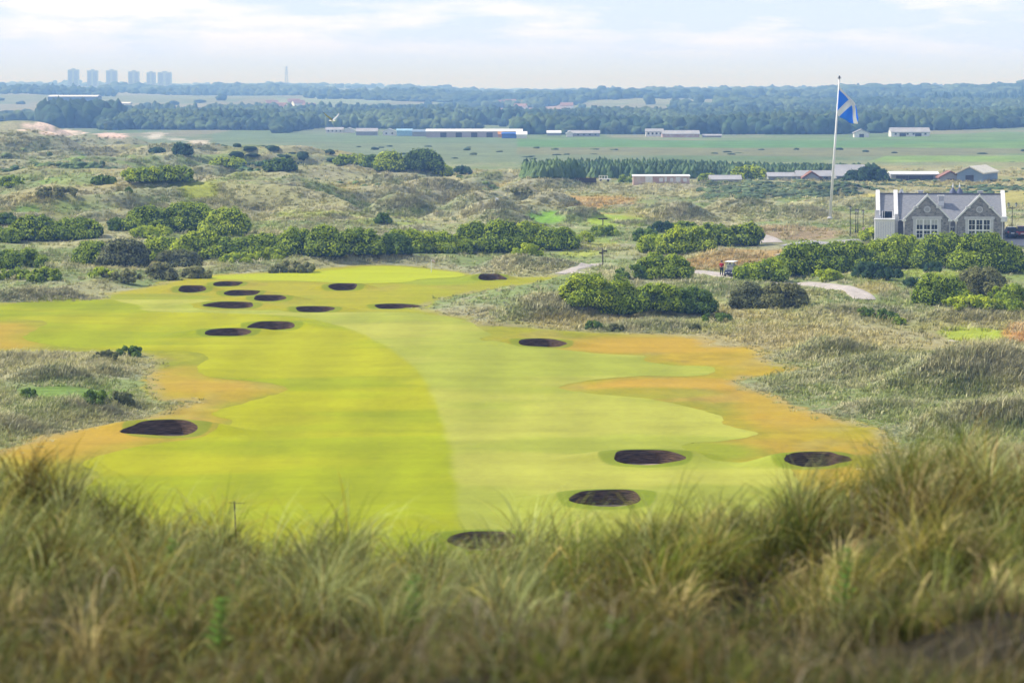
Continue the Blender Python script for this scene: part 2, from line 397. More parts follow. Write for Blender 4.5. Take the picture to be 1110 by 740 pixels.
def mown_col(x, y, u, v, mw):
    """golden semi-rough, greener and browner in drifts"""
    n = fbm(x / 11, y / 20, 81, 3); n2 = fbm(x / 4, y / 9, 82, 3); n3 = fbm(x / 30, y / 50, 83, 2)
    c = mixc(C(.335, .240, .018) + 0 * x[..., None], C(.36, .230, .028), sstep(.45, .72, n))
    c = mixc(c, C(.225, .245, .010), sstep(.36, .62, n3) * .8)
    c = mixc(c, C(.29, .235, .06), sstep(.5, .7, n2) * .45)
    c = mixc(c, C(.19, .22, .012), sstep(.55, .72, fbm(x / 6, y / 10, 84, 3)) * .6)
    c = c * (.76 + .48 * fbm(x / 1.1, y / 2.2, 85, 3))[..., None]
    for (pu, pv, pru, prv) in ((5, 366, 55, 16), (215, 412, 90, 16), (60, 478, 110, 22), (870, 440, 90, 30), (700, 374, 150, 10), (740, 416, 90, 8)):
        c = mixc(c, C(.40, .255, .028), (1 - sstep(.6, 1.1, np.hypot((u - pu) / pru, (v - pv) / prv) + (n2 - .5) * .5)) * .7)
    # the approach round the green is greener
    g = (1 - sstep(338, 352, v)) * .75
    c = mixc(c, C(.285, .290, .008), g * (1 - .4 * sstep(.5, .7, n2)))
    c = mixc(c, C(.20, .28, .012), (1 - sstep(.9, 1.5, np.hypot((u - 470) / 45, (v - 303) / 5))) * .6)
    c = mixc(c, C(.20, .26, .010), (1 - sstep(.6, 1.2, np.hypot((u - 745) / 90, (v - 490) / 14))) * .8)
    c = mixc(c, C(.20, .26, .010), (1 - sstep(.6, 1.2, np.hypot((u - 700) / 90, (v - 426) / 7))) * .5)
    c = mixc(c, C(.20, .26, .010), (1 - sstep(.6, 1.2, np.hypot((u - 160) / 80, (v - 322) / 4))) * .6)
    return c

gc = rough_col(GX, GY)
gc = blob_col(gc, GU, GV, GX, GY)
# far country
far = sstep(0, 1, (GY - 800 - 260 * (1 - sstep(250, 420, GU))) / 160)
fc = mixc(C(.15, .19, .10) + 0 * GX[..., None], C(.20, .20, .12), sstep(.4, .6, fbm(GX / 60, GY / 160, 91, 3)))
fc = mixc(fc, C(.10, .16, .06), sstep(.55, .66, fbm(GX / 40, GY / 240, 92, 3)) * .8)
for poly, colr in FIELDS:
    k = GY > 800
    s = sdf(np.array(poly, float), GU[k], GV[k])
    gk_ = fc[k]; fc[k] = mixc(gk_, colr, 1 - sstep(-.8, .4, s + (fbm(GX[k] / 50, GY[k] / 200, 93, 2) - .5) * 2))
sandy = np.zeros(GX.shape)
keep = gc.copy()
gc = mixc(gc, fc, far)
for (bu, bv, ru, rv, col, st) in BLOBS[-6:]:
    d = np.hypot((GU - bu) / ru, (GV - bv) / rv) + (fbm(GX / 7, GY / 20, 95, 3) - .5) * 2.2
    gc = mixc(gc, col, (1 - sstep(.6, .9, d)) * st * (GY > 500))
mm = 1 - sstep(-.3, .9, MW + (fbm(GX / 1.7, GY / 2.4, 96, 2) - .5) * 2.0)
gc = mixc(gc, mown_col(GX, GY, GU, GV, MW), mm)
# rings of longer green turf round the bunkers
ring = np.zeros(GX.shape)
for b in BK:
    r0, r1 = np.searchsorted(rows, [b.y - 6 * b.b, b.y + 6 * b.b])
    rr_ = np.hypot((GX[r0:r1] - b.x) / (b.a + .9), (GY[r0:r1] - b.y - .6) / (b.b + 1.9))
    ring[r0:r1] = np.maximum(ring[r0:r1], (1 - sstep(.97, 1.03, rr_)))
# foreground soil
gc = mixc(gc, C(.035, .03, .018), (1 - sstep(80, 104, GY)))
# ------------------------------------------------------------------ materials
MATS = {}
def _new(name):
    m = bpy.data.materials.new(name); m.use_nodes = True
    nt = m.node_tree; nt.nodes.clear()
    out = nt.nodes.new("ShaderNodeOutputMaterial"); p = nt.nodes.new("ShaderNodeBsdfPrincipled")
    nt.links.new(p.outputs[0], out.inputs[0]); MATS[name] = m
    return m, nt, p, out

def mat(name, col, rough=.7, var=.12, scale=3.0, metal=0.0, bump=0.0, spec=.3, col2=None, detail=4, stretch=(1, 1, 1)):
    """painted / stone / cloth surface with a little mottling"""
    if name in MATS: return MATS[name]
    m, nt, p, out = _new(name); N, L = nt.nodes, nt.links
    tc = N.new("ShaderNodeTexCoord"); mp = N.new("ShaderNodeMapping"); mp.inputs['Scale'].default_value = stretch
    nz = N.new("ShaderNodeTexNoise"); nz.inputs['Scale'].default_value = scale; nz.inputs['Detail'].default_value = detail
    L.new(tc.outputs['Object'], mp.inputs[0]); L.new(mp.outputs[0], nz.inputs['Vector'])
    mx = N.new("ShaderNodeMixRGB"); c = list(col)
    c2 = list(col2) if col2 else [max(0, k * (1 - 2.2 * var)) for k in c]
    mx.inputs['Color1'].default_value = c + [1]; mx.inputs['Color2'].default_value = c2 + [1]
    rp = N.new("ShaderNodeMapRange"); rp.inputs['From Min'].default_value = .35; rp.inputs['From Max'].default_value = .7
    L.new(nz.outputs['Fac'], rp.inputs[0]); L.new(rp.outputs[0], mx.inputs['Fac']); L.new(mx.outputs[0], p.inputs['Base Color'])
    p.inputs['Roughness'].default_value = rough; p.inputs['Metallic'].default_value = metal
    p.inputs['Specular IOR Level'].default_value = spec
    if bump:
        b = N.new("ShaderNodeBump"); b.inputs['Strength'].default_value = bump; b.inputs['Distance'].default_value = .05
        L.new(nz.outputs['Fac'], b.inputs['Height']); L.new(b.outputs[0], p.inputs['Normal'])
    return m

def foliage_mat(name, transl=.35, upmix=.55, rough=.8, nscale=0, tn=False):
    m, nt, p, out = _new(name); N, L = nt.nodes, nt.links
    at = N.new("ShaderNodeAttribute"); at.attribute_name = "Col"
    p.inputs['Roughness'].default_value = rough; p.inputs['Specular IOR Level'].default_value = .15
    colr = at.outputs['Color']
    if nscale:
        tc = N.new("ShaderNodeTexCoord"); nz = N.new("ShaderNodeTexNoise"); nz.inputs['Scale'].default_value = nscale; nz.inputs['Detail'].default_value = 4
        L.new(tc.outputs['Object'], nz.inputs['Vector'])
        mr_ = N.new("ShaderNodeMapRange"); mr_.inputs['From Min'].default_value = .3; mr_.inputs['From Max'].default_value = .7; mr_.inputs['To Min'].default_value = .55; mr_.inputs['To Max'].default_value = 1.4
        L.new(nz.outputs['Fac'], mr_.inputs[0])
        vm_ = N.new("ShaderNodeVectorMath"); vm_.operation = 'SCALE'; L.new(colr, vm_.inputs[0]); L.new(mr_.outputs[0], vm_.inputs['Scale']); colr = vm_.outputs[0]
    L.new(colr, p.inputs['Base Color'])
    tr = N.new("ShaderNodeBsdfTranslucent"); L.new(colr, tr.inputs['Color'])
    mx = N.new("ShaderNodeMixShader"); mx.inputs[0].default_value = transl
    L.new(p.outputs[0], mx.inputs[1]); L.new(tr.outputs[0], mx.inputs[2]); L.new(mx.outputs[0], out.inputs[0])
    if upmix:
        g = N.new("ShaderNodeNewGeometry"); a = N.new("ShaderNodeVectorMath"); a.operation = 'SCALE'; a.inputs['Scale'].default_value = 1 - upmix
        L.new(g.outputs['Normal'], a.inputs[0]); b = N.new("ShaderNodeVectorMath"); b.operation = 'ADD'; b.inputs[1].default_value = (0, 0, upmix)
        if tn:
            an = N.new('ShaderNodeAttribute'); an.attribute_name = 'TN'; L.new(an.outputs['Vector'], b.inputs[1])
        L.new(a.outputs[0], b.inputs[0]); c = N.new("ShaderNodeVectorMath"); c.operation = 'NORMALIZE'; L.new(b.outputs[0], c.inputs[0])
        L.new(c.outputs[0], p.inputs['Normal'])
    return m

def turf_mat(name, bump, noise_scale, streak, rough_mask):
    m, nt, p, out = _new(name); N, L = nt.nodes, nt.links
    at = N.new("ShaderNodeAttribute"); at.attribute_name = "Col"
    tc = N.new("ShaderNodeTexCoord")
    mp = N.new("ShaderNodeMapping"); mp.inputs['Scale'].default_value = streak
    L.new(tc.outputs['Object'], mp.inputs[0])
    n1 = N.new("ShaderNodeTexNoise"); n1.inputs['Scale'].default_value = 1; n1.inputs['Detail'].default_value = 6; n1.inputs['Roughness'].default_value = .6
    L.new(mp.outputs[0], n1.inputs['Vector'])
    n2 = N.new("ShaderNodeTexNoise"); n2.inputs['Scale'].default_value = noise_scale; n2.inputs['Detail'].default_value = 5; n2.inputs['Roughness'].default_value = .7
    L.new(tc.outputs['Object'], n2.inputs['Vector'])
    r1 = N.new("ShaderNodeMapRange"); r1.inputs['From Min'].default_value = .3; r1.inputs['From Max'].default_value = .7; r1.inputs['To Min'].default_value = .90 if rough_mask < .5 else .8; r1.inputs['To Max'].default_value = 1.10 if rough_mask < .5 else 1.2
    L.new(n1.outputs['Fac'], r1.inputs[0])
    r2 = N.new("ShaderNodeMapRange"); r2.inputs['From Min'].default_value = .3; r2.inputs['From Max'].default_value = .7
    r2.inputs['To Min'].default_value = 1 - rough_mask * .55 - .04; r2.inputs['To Max'].default_value = 1 + rough_mask * .45 + .04
    L.new(n2.outputs['Fac'], r2.inputs[0])
    k = N.new("ShaderNodeMath"); k.operation = 'MULTIPLY'; L.new(r1.outputs[0], k.inputs[0]); L.new(r2.outputs[0], k.inputs[1])
    v = N.new("ShaderNodeVectorMath"); v.operation = 'SCALE'; L.new(at.outputs['Color'], v.inputs[0]); L.new(k.outputs[0], v.inputs['Scale'])
    L.new(v.outputs[0], p.inputs['Base Color']); p.inputs['Roughness'].default_value = .9; p.inputs['Specular IOR Level'].default_value = .08
    b = N.new("ShaderNodeBump"); b.inputs['Strength'].default_value = bump; b.inputs['Distance'].default_value = .3
    L.new(n2.outputs['Fac'], b.inputs['Height']); L.new(b.outputs[0], p.inputs['Normal'])
    return m

M_ground = turf_mat("links_ground", .25, 1.1, (.06, .03, .06), .6)
M_fair = turf_mat("mown_turf", .05, 2.5, (.035, .22, .1), .06)
M_green = turf_mat("green_turf", .03, 2.0, (.05, .2, .1), .03)
M_blade = foliage_mat("marram_blades", .30, .22)
M_tuft = foliage_mat("tuft_blades", .22, .72, tn=True)
M_leaf = foliage_mat("shrub_leaves", .28, .15)
M_wood = foliage_mat("far_tree_crowns", .0, .25, .9, .12)

# ------------------------------------------------------------------ mesh helpers
def tag(o, label=None, cat=None, group=None, kind=None):
    if label: o['label'] = label
    if cat: o['category'] = cat
    if group: o['group'] = group
    if kind: o['kind'] = kind
    return o

def np_mesh(name, V, F, m, parent=None, col=None, smooth=False, verts_per_face=None):
    """V (n,3), F (k,3|4) int arrays"""
    me = bpy.data.meshes.new(name)
    V = np.ascontiguousarray(V, np.float32); F = np.ascontiguousarray(F, np.int32); n = F.shape[1]
    me.vertices.add(len(V)); me.vertices.foreach_set("co", V.ravel())
    me.loops.add(F.size); me.loops.foreach_set("vertex_index", F.ravel())
    me.polygons.add(len(F)); me.polygons.foreach_set("loop_start", np.arange(0, F.size, n, dtype=np.int32))
    try: me.polygons.foreach_set("loop_total", np.full(len(F), n, np.int32))
    except Exception: pass
    if smooth: me.polygons.foreach_set("use_smooth", np.ones(len(F), bool))
    if col is not None:
        a = me.color_attributes.new("Col", 'FLOAT_COLOR', 'POINT')
        c = np.ones((len(V), 4), np.float32); c[:, :3] = col; a.data.foreach_set("color", c.ravel())
    me.update(calc_edges=True)
    me.materials.append(m)
    o = bpy.data.objects.new(name, me); COL.objects.link(o)
    if parent: o.parent = parent
    return o

class MB:
    """collects faces for one mesh"""
    def __init__(s): s.v = []; s.f = []
    def add(s, vs, fs):
        n = len(s.v); s.v += [tuple(v) for v in vs]; s.f += [tuple(i + n for i in f) for f in fs]; return s
    def box(s, x0, x1, y0, y1, z0, z1):
        return s.add([(x0, y0, z0), (x1, y0, z0), (x1, y1, z0), (x0, y1, z0), (x0, y0, z1), (x1, y0, z1), (x1, y1, z1), (x0, y1, z1)],
                     [(3, 2, 1, 0), (4, 5, 6, 7), (0, 1, 5, 4), (1, 2, 6, 5), (2, 3, 7, 6), (3, 0, 4, 7)])
    def prism(s, pts, y0, y1):
        """outline in x,z extruded along y"""
        n = len(pts)
        return s.add([(x, y0, z) for x, z in pts] + [(x, y1, z) for x, z in pts],
                     [tuple(range(n)), tuple(range(2 * n - 1, n - 1, -1))] + [(i, (i + 1) % n, n + (i + 1) % n, n + i)[::-1] for i in range(n)])
    def prismx(s, pts, x0, x1):
        n = len(pts)
        return s.add([(x0, y, z) for y, z in pts] + [(x1, y, z) for y, z in pts],
                     [tuple(range(n))[::-1], tuple(range(n, 2 * n))] + [(i, (i + 1) % n, n + (i + 1) % n, n + i) for i in range(n)])
    def tube(s, a, b, r0, r1=None, n=8):
        r1 = r0 if r1 is None else r1
        a, b = Vector(a), Vector(b); d = (b - a).normalized()
        t = d.orthogonal().normalized(); w = d.cross(t)
        vs = []
        for c, r in ((a, r0), (b, r1)):
            for i in range(n):
                k = 2 * math.pi * i / n; vs.append(c + (t * math.cos(k) + w * math.sin(k)) * r)
        return s.add(vs, [(i, (i + 1) % n, n + (i + 1) % n, n + i) for i in range(n)] + [tuple(range(n))[::-1], tuple(range(n, 2 * n))])
    def lathe(s, prof, cx=0, cy=0, n=12):
        vs = []
        for r, z in prof:
            for i in range(n):
                k = 2 * math.pi * i / n; vs.append((cx + r * math.cos(k), cy + r * math.sin(k), z))
        fs = []
        for j in range(len(prof) - 1):
            for i in range(n):
                fs.append((j * n + i, j * n + (i + 1) % n, (j + 1) * n + (i + 1) % n, (j + 1) * n + i))
        return s.add(vs, fs)
    def bar(s, p0, p1, w, h):
        """rectangular bar between two points, w across, h deep"""
        a, b = Vector(p0), Vector(p1); d = (b - a).normalized()
        up = Vector((0, 0, 1)) if abs(d.z) < .95 else Vector((0, 1, 0))
        t = d.cross(up).normalized() * w / 2; q = t.cross(d).normalized() * h / 2
        vs = [c + i * t + j * q for c in (a, b) for i, j in ((-1, -1), (1, -1), (1, 1), (-1, 1))]
        return s.add(vs, [(0, 1, 2, 3)[::-1], (4, 5, 6, 7), (0, 1, 5, 4), (1, 2, 6, 5), (2, 3, 7, 6), (3, 0, 4, 7)])
    def build(s, name, m, parent=None, smooth=False, bevel=0):
        me = bpy.data.meshes.new(name); me.from_pydata(s.v, [], s.f); me.update()
        me.materials.append(m)
        if smooth: me.polygons.foreach_set("use_smooth", np.ones(len(me.polygons), bool))
        o = bpy.data.objects.new(name, me); COL.objects.link(o)
        if parent: o.parent = parent
        if bevel:
            b = o.modifiers.new("bevel", 'BEVEL'); b.width = bevel; b.segments = 2; b.limit_method = 'ANGLE'
        return o

def empty(name, loc, rz=0):
    o = bpy.data.objects.new(name, None); COL.objects.link(o); o.location = loc; o.rotation_euler = (0, 0, rz); o.empty_display_size = .2
    return o

def copy_tree(o, parent=None):
    kids = [c for c in COL.objects if c.parent == o]
    c = o.copy(); COL.objects.link(c)
    if parent: c.parent = parent
    for k in kids: copy_tree(k, c)
    return c

# ------------------------------------------------------------------ the ground sheet
idx = np.arange(NR * NC).reshape(NR, NC)
quads = np.stack([idx[:-1, :-1], idx[:-1, 1:], idx[1:, 1:], idx[1:, :-1]], -1)
gf = quads[~hole_cell].reshape(-1, 4)
ground_c = mixc(gc, C(.15, .20, .008), ring * .75 * (MW < 0))
V3 = np.stack([GX, GY, GZ], -1).reshape(-1, 3)
# skirt behind and below the eye so the sheet is whole around the viewpoint
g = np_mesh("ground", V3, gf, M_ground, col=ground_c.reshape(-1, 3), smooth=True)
tag(g, "rough links ground with golden semi rough and dune grassland", kind="structure")
me = bpy.data.meshes.new("land")
BX = [(-6000, -400), (6000, -400), (6000, 14600), (-6000, 14600)]
S3 = MB().add([(x, y, -4.5) for x, y in BX], [(0, 1, 2, 3)]).build("surrounding_land", mat("heath_land", (.16, .18, .09), .95, .25, .02))
tag(S3, "dull green heath surrounding the links", kind="structure")

def sheet(name, field, m, colf, lift, label, r0, r1, hole=True):
    """a mown surface lying on the ground: the grid cells inside the outline, its edge moved onto the outline"""
    a, b = np.searchsorted(rows, [r0, r1])
    f = field[a:b] + (fbm(GX[a:b] / .8, GY[a:b] / 1.6, 105, 2) - .5) * .5; X = GX[a:b].copy(); Y = GY[a:b].copy()
    inside = f < 0
    cell = (inside[:-1, :-1] | inside[1:, :-1] | inside[:-1, 1:] | inside[1:, 1:])
    if hole: cell &= ~hole_cell[a:b - 1]
    dfy = np.gradient(f, axis=0) / np.gradient(Y, axis=0)
    dfx = np.gradient(f, axis=1) / np.gradient(X, axis=1)
    use = np.zeros(f.shape, bool)
    for s0 in (slice(0, -1), slice(1, None)):
        for s1 in (slice(0, -1), slice(1, None)): use[s0, s1] |= cell
    mv = use & (f > 0)
    gl = np.clip(dfx ** 2 + dfy ** 2, .5, 2)
    X[mv] -= (f * dfx / gl)[mv]; Y[mv] -= (f * dfy / gl)[mv]
    Z = GZ[a:b].copy(); Z[mv] = H(X[mv], Y[mv]); Z = Z + lift
    nr, nc = f.shape; ii = np.arange(nr * nc).reshape(nr, nc)
    q = np.stack([ii[:-1, :-1], ii[:-1, 1:], ii[1:, 1:], ii[1:, :-1]], -1)[cell]
    used, inv = np.unique(q, return_inverse=True)
    c = colf(X, Y, a, b).reshape(-1, 3)[used]
    o = np_mesh(name, np.stack([X, Y, Z], -1).reshape(-1, 3)[used], inv.reshape(-1, 4), m, col=c, smooth=True)
    return tag(o, label, kind="structure")

def fair_col(X, Y, a, b):
    t = 1 - sstep(-.4, .4, SPL[a:b] + (fbm(X / 3, Y / 6, 97, 2) - .5) * .4)
    pale = mixc(C(.272, .298, .034) + 0 * X[..., None], C(.328, .330, .048), sstep(.4, .65, fbm(X / 13, Y / 9, 98, 3)))
    deep = mixc(C(.245, .278, .0015) + 0 * X[..., None], C(.305, .306, .002), sstep(.4, .65, fbm(X / 19, Y / 9, 99, 3)))
    deep = mixc(deep, C(.19, .235, .003), sstep(.5, .7, fbm(X / 30, Y / 24, 100, 2)) * .6)
    # the pale landing ground at the far left of the approach
    c = mixc(pale, deep, t)
    c = mixc(c, C(.15, .20, .006), (ring[a:b] * .72))
    # faint mower passes
    w = np.sin(X / 1.15 + .18 * np.sin(Y / 14) + 1.2 * fbm(X / 30, Y / 30, 101, 2))
    return c * (.89 + .22 * fbm(X / 1.3, Y / 3.0, 104, 4, .6))[..., None] * (1 + .06 * w + .03 * np.sin(Y / 3.1 + X / 17 + 3 * fbm(X / 20, Y / 20, 102, 2)))[..., None]
SEMI = MW + (fbm(GX / 1.7, GY / 2.4, 96, 2) - .5) * 1.6
def semi_col(X, Y, a, b):
    c = mown_col(X, Y, GU[a:b], GV[a:b], MW[a:b])
    c = mixc(c, C(.22, .255, .010), (1 - sstep(0, 3.0, FW[a:b] + 1.5 * (fbm(X / 2, Y / 4, 106, 2) - .5))) * .35)
    c = mixc(c, C(.30, .26, .13), sstep(-1.6, .2, MW[a:b] + 1.5 * (fbm(X / 1.2, Y / 2, 107, 2) - .5)) * .6)
    return mixc(c, C(.16, .21, .010), ring[a:b] * .75)
M_semi = turf_mat("semi_rough_turf", .06, 2.0, (.06, .30, .1), .12)
sheet("semi_rough", SEMI, M_semi, semi_col, .008, "golden and green semi rough turf around the fairway", 106, 432)
sheet("fairway", FW, M_fair, fair_col, .022, "mown yellow-green fairway split into a paler and a deeper half", 106, 432)
def green_col(X, Y, a, b):
    return mixc(C(.32, .37, .008) + 0 * X[..., None], C(.36, .385, .012), fbm(X / 9, Y / 9, 103, 2))
sheet("putting_green", GR, M_green, green_col, .03, "smooth bright yellow-green putting green", 280, 430)

# paths: ribbons that follow the ground
M_path = mat("gravel_path", (.46, .41, .37), .9, .12, 1.2, bump=.2)
PATHS = []
def path(name, pts, width, label, m=M_path, lift=.07):
    P = [place(u, v) for u, v in pts]; P = [(p[0], p[1]) for p in P]
    Q = []
    for i in range(len(P) - 1):
        a = P[max(i - 1, 0)]; b = P[i]; c = P[i + 1]; d = P[min(i + 2, len(P) - 1)]
        for k in range(14):
            t = k / 14
            Q.append([.5 * (2 * b[j] + (c[j] - a[j]) * t + (2 * a[j] - 5 * b[j] + 4 * c[j] - d[j]) * t * t + (3 * b[j] - a[j] - 3 * c[j] + d[j]) * t ** 3) for j in (0, 1)])
    Q.append(P[-1]); Q = np.array(Q); PATHS.append((Q, width)); T = np.gradient(Q, axis=0); T /= np.linalg.norm(T, axis=1)[:, None] + 1e-9
    Nn = np.stack([-T[:, 1], T[:, 0]], 1); w = width * (1 + .25 * (fbm(Q[:, 0] / 4, Q[:, 1] / 4, 5, 2) - .5))
    L = []
    for k in range(9): L.append(Q + Nn * ((k / 8 - .5) * w)[:, None])
    L = np.array(L); Z = H(L[..., 0], L[..., 1]) + lift
    Z[0] -= .25; Z[-1] -= .25
    n = L.shape[1]; ii = np.arange(9 * n).reshape(9, n)
    q = np.stack([ii[:-1, :-1], ii[1:, :-1], ii[1:, 1:], ii[:-1, 1:]], -1).reshape(-1, 4)
    return tag(np_mesh(name, np.concatenate([L, Z[..., None]], -1).reshape(-1, 3), q, m, smooth=True), label, kind="structure")
path("gravel_path", [(606, 297), (622, 292), (634, 288), (647, 286)], 1.9, "pale gravel path winding through the rough behind the green")
path("gravel_path", [(640, 296), (622, 294), (634, 288)], 1.3, "short pale spur of gravel path behind the green")
path("cart_path", [(745, 293.5), (762, 295), (778, 297.5), (800, 301), (822, 304), (850, 307), (880, 308), (905, 311), (922, 314), (930, 318), (938, 325)], 3.1, "pale cart path passing the golf cart and curving through the rough")
path("cart_path", [(820, 255), (830, 258), (836, 263)], 4.5, "pale bend of cart path beside the tall clipped thicket")
path("paved_path", [(862, 267), (875, 264), (890, 262)], 7.0, "grey paved turning area below the flagpole", mat("grey_paving", (.33, .32, .34), .85, .1, 2))
path("gravel_path", [(846, 277), (858, 273.5), (866, 272)], 3.0, "pale short gravel path by the hedge end")
path("sand_track", [(1030, 369), (1045, 371), (1060, 373)], .35, "narrow pale sand track on the grassy bank")
path("car_park", [(1088, 259.5), (1105, 261), (1150, 263)], 13, "pale tarmac car park beside the stone clubhouse", mat("pale_tarmac", (.42, .41, .42), .85, .1, 2), .12)
path("terrace_paving", [(908, 262), (922, 261.6), (938, 261)], 3.0, "pale terrace edge beside the clubhouse", mat("grey_paving", (.33, .32, .34)))

# ------------------------------------------------------------------ bunkers
def wall_mat():
    m, nt, p, out = _new("revetted_turf"); N, L = nt.nodes, nt.links
    tc = N.new("ShaderNodeTexCoord"); mp = N.new("ShaderNodeMapping"); mp.inputs['Scale'].default_value = (.8, .8, 14)
    nz = N.new("ShaderNodeTexNoise"); nz.inputs['Scale'].default_value = 1.6; nz.inputs['Detail'].default_value = 6; nz.inputs['Roughness'].default_value = .65
    L.new(tc.outputs['Object'], mp.inputs[0]); L.new(mp.outputs[0], nz.inputs['Vector'])
    r = N.new("ShaderNodeValToRGB"); r.color_ramp.elements[0].position = .38; r.color_ramp.elements[0].color = (.030, .019, .012, 1)
    r.color_ramp.elements[1].position = .68; r.color_ramp.elements[1].color = (.17, .112, .075, 1)
    L.new(nz.outputs['Fac'], r.inputs[0]); L.new(r.outputs[0], p.inputs['Base Color']); p.inputs['Roughness'].default_value = .95; p.inputs['Specular IOR Level'].default_value = .05
    b = N.new("ShaderNodeBump"); b.inputs['Strength'].default_value = .9; b.inputs['Distance'].default_value = .06
    L.new(nz.outputs['Fac'], b.inputs['Height']); L.new(b.outputs[0], p.inputs['Normal'])
M_wall = None; wall_mat(); M_wall = MATS["revetted_turf"]
M_sand = mat("bunker_sand", (.48, .34, .26), .95, .15, 2.5, bump=.3)
BL = ["rounded dark bunker set apart at the far left of the bunker cluster", "small slim bunker highest up beside the green's left side", "thin tapering bunker just below the highest slim one in the cluster",
      "long low bunker lying under the thin tapering ones on pale turf", "oval bunker on the green-facing right of the upper left cluster", "wide bunker with straight dark face, left one of the lower pair",
      "wide bunker with brown face and tail, right one of the lower pair", "small oval bunker cut into the front of the putting green", "oval bunker alone on the pale approach between the lower pair and the green",
      "slim bunker with a long thin tail pointing at the grassy dune", "small triangular bunker behind the right edge of the green", "lone flat oval bunker in golden rough at the middle right edge of the fairway",
      "large bunker with a sandy tail at the tip of the grassy island", "big egg shaped bunker ringed with green turf near the fairway's right tip", "big round bunker ringed with a darker turf collar near the foreground grass",
      "long bunker tapering right in golden turf beside the foreground dune", "bunker half hidden behind the foreground marram blades"]
for i, b in enumerate(BK):
    root = empty("bunker", (b.x, b.y, float(H(np.array([b.x]), np.array([b.y]))[0])))
    tag(root, BL[i], "bunker", "pot bunkers around the hole")
    n = 96; th = np.linspace(0, 2 * math.pi, n, endpoint=False)
    lo = np.full(n, .3); hi = np.full(n, 3.0)
    for _ in range(26):
        md = (lo + hi) / 2; r = brad(b, b.x + md * b.a * np.cos(th), b.y + md * b.b * np.sin(th))
        lo = np.where(r < 1, md, lo); hi = np.where(r < 1, hi, md)
    def ringpts(k): return b.x + lo * k * b.a * np.cos(th), b.y + lo * k * b.b * np.sin(th)
    fx, fy = b.x, b.y - b.b
    floor = float(H(np.array([fx]), np.array([fy - .2]))[0]) - .36
    layers = []
    rx, ry = ringpts(1.12); layers.append((rx, ry, H(rx, ry) - .10))
    rx, ry = ringpts(1.0); zt = H(rx, ry); layers.append((rx, ry, zt + .015))
    for k, q in ((.995, .25), (.985, .5), (.97, .75), (.95, 1.0)):
        rx, ry = ringpts(k); layers.append((rx, ry, zt * (1 - q) + (floor + .05 * (1 - q)) * q))
    Vw = np.concatenate([np.stack(l, 1) for l in layers]) - np.array(root.location)
    m_ = len(layers); q = []
    for j in range(m_ - 1):
        for k in range(n): q.append((j * n + k, j * n + (k + 1) % n, (j + 1) * n + (k + 1) % n, (j + 1) * n + k))
    np_mesh("revetted_face", Vw, np.array(q), M_wall, root, smooth=True)
    layers = []
    for k, d in ((.97, .02), (.7, -.07), (.4, -.12), (.02, -.14)):
        rx, ry = ringpts(k); layers.append((rx, ry, floor + d + 0 * rx))
    Vw = np.concatenate([np.stack(l, 1) for l in layers]) - np.array(root.location); q = []
    for j in range(3):
        for k in range(n): q.append((j * n + k, j * n + (k + 1) % n, (j + 1) * n + (k + 1) % n, (j + 1) * n + k))
    np_mesh("sand_floor", Vw, np.array(q), M_sand, root, smooth=True)

# ------------------------------------------------------------------ grass
def blades(name, base, hgt, wid, lean, leanamt, col, nseg, m, label, tipcol=1.25, cat_kind="stuff", flat_dir=None, parent=None, tn=None, root=None):
    """one curved ribbon per row of base; n segments; ribbons end in a point"""
    n = len(base); ang = rng.uniform(0, 2 * math.pi, n) if flat_dir is None else flat_dir
    side = np.stack([np.cos(ang), np.sin(ang), np.zeros(n)], 1)
    L = np.stack([np.cos(lean), np.sin(lean), np.zeros(n)], 1)
    V = []; Cc = []
    for k in range(nseg + 1):
        t = k / nseg
        bend = leanamt * t ** 1.8
        c = base + L * (hgt * np.sin(bend * .9) * t)[:, None] + np.array([0, 0, 1.0]) * (hgt * t * np.cos(bend))[:, None]
        if k < nseg:
            w = wid * (1 - .75 * t)
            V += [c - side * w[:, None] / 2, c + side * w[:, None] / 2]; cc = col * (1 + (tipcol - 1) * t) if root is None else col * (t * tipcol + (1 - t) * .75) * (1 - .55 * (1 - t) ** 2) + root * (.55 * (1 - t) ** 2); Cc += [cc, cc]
        else: V.append(c); Cc.append(col * tipcol)
    V = np.stack(V, 1); Cc = np.stack(Cc, 1); per = V.shape[1]
    off = (np.arange(n) * per)[:, None]; tri = []
    for k in range(nseg - 1):
        a = 2 * k; tri += [(a, a + 1, a + 3), (a, a + 3, a + 2)]
    a = 2 * (nseg - 1); tri.append((a, a + 1, a + 2))
    F = (off[:, :, None] + np.array(tri)[None]).reshape(-1, 3)
    o = np_mesh(name, V.reshape(-1, 3), F, m, parent, col=Cc.reshape(-1, 3))
    if tn is not None:
        a_ = o.data.attributes.new('TN', 'FLOAT_VECTOR', 'POINT'); a_.data.foreach_set('vector', np.repeat(tn.astype(np.float32), per, 0).ravel())
    if label: tag(o, label, kind=cat_kind)
    return o

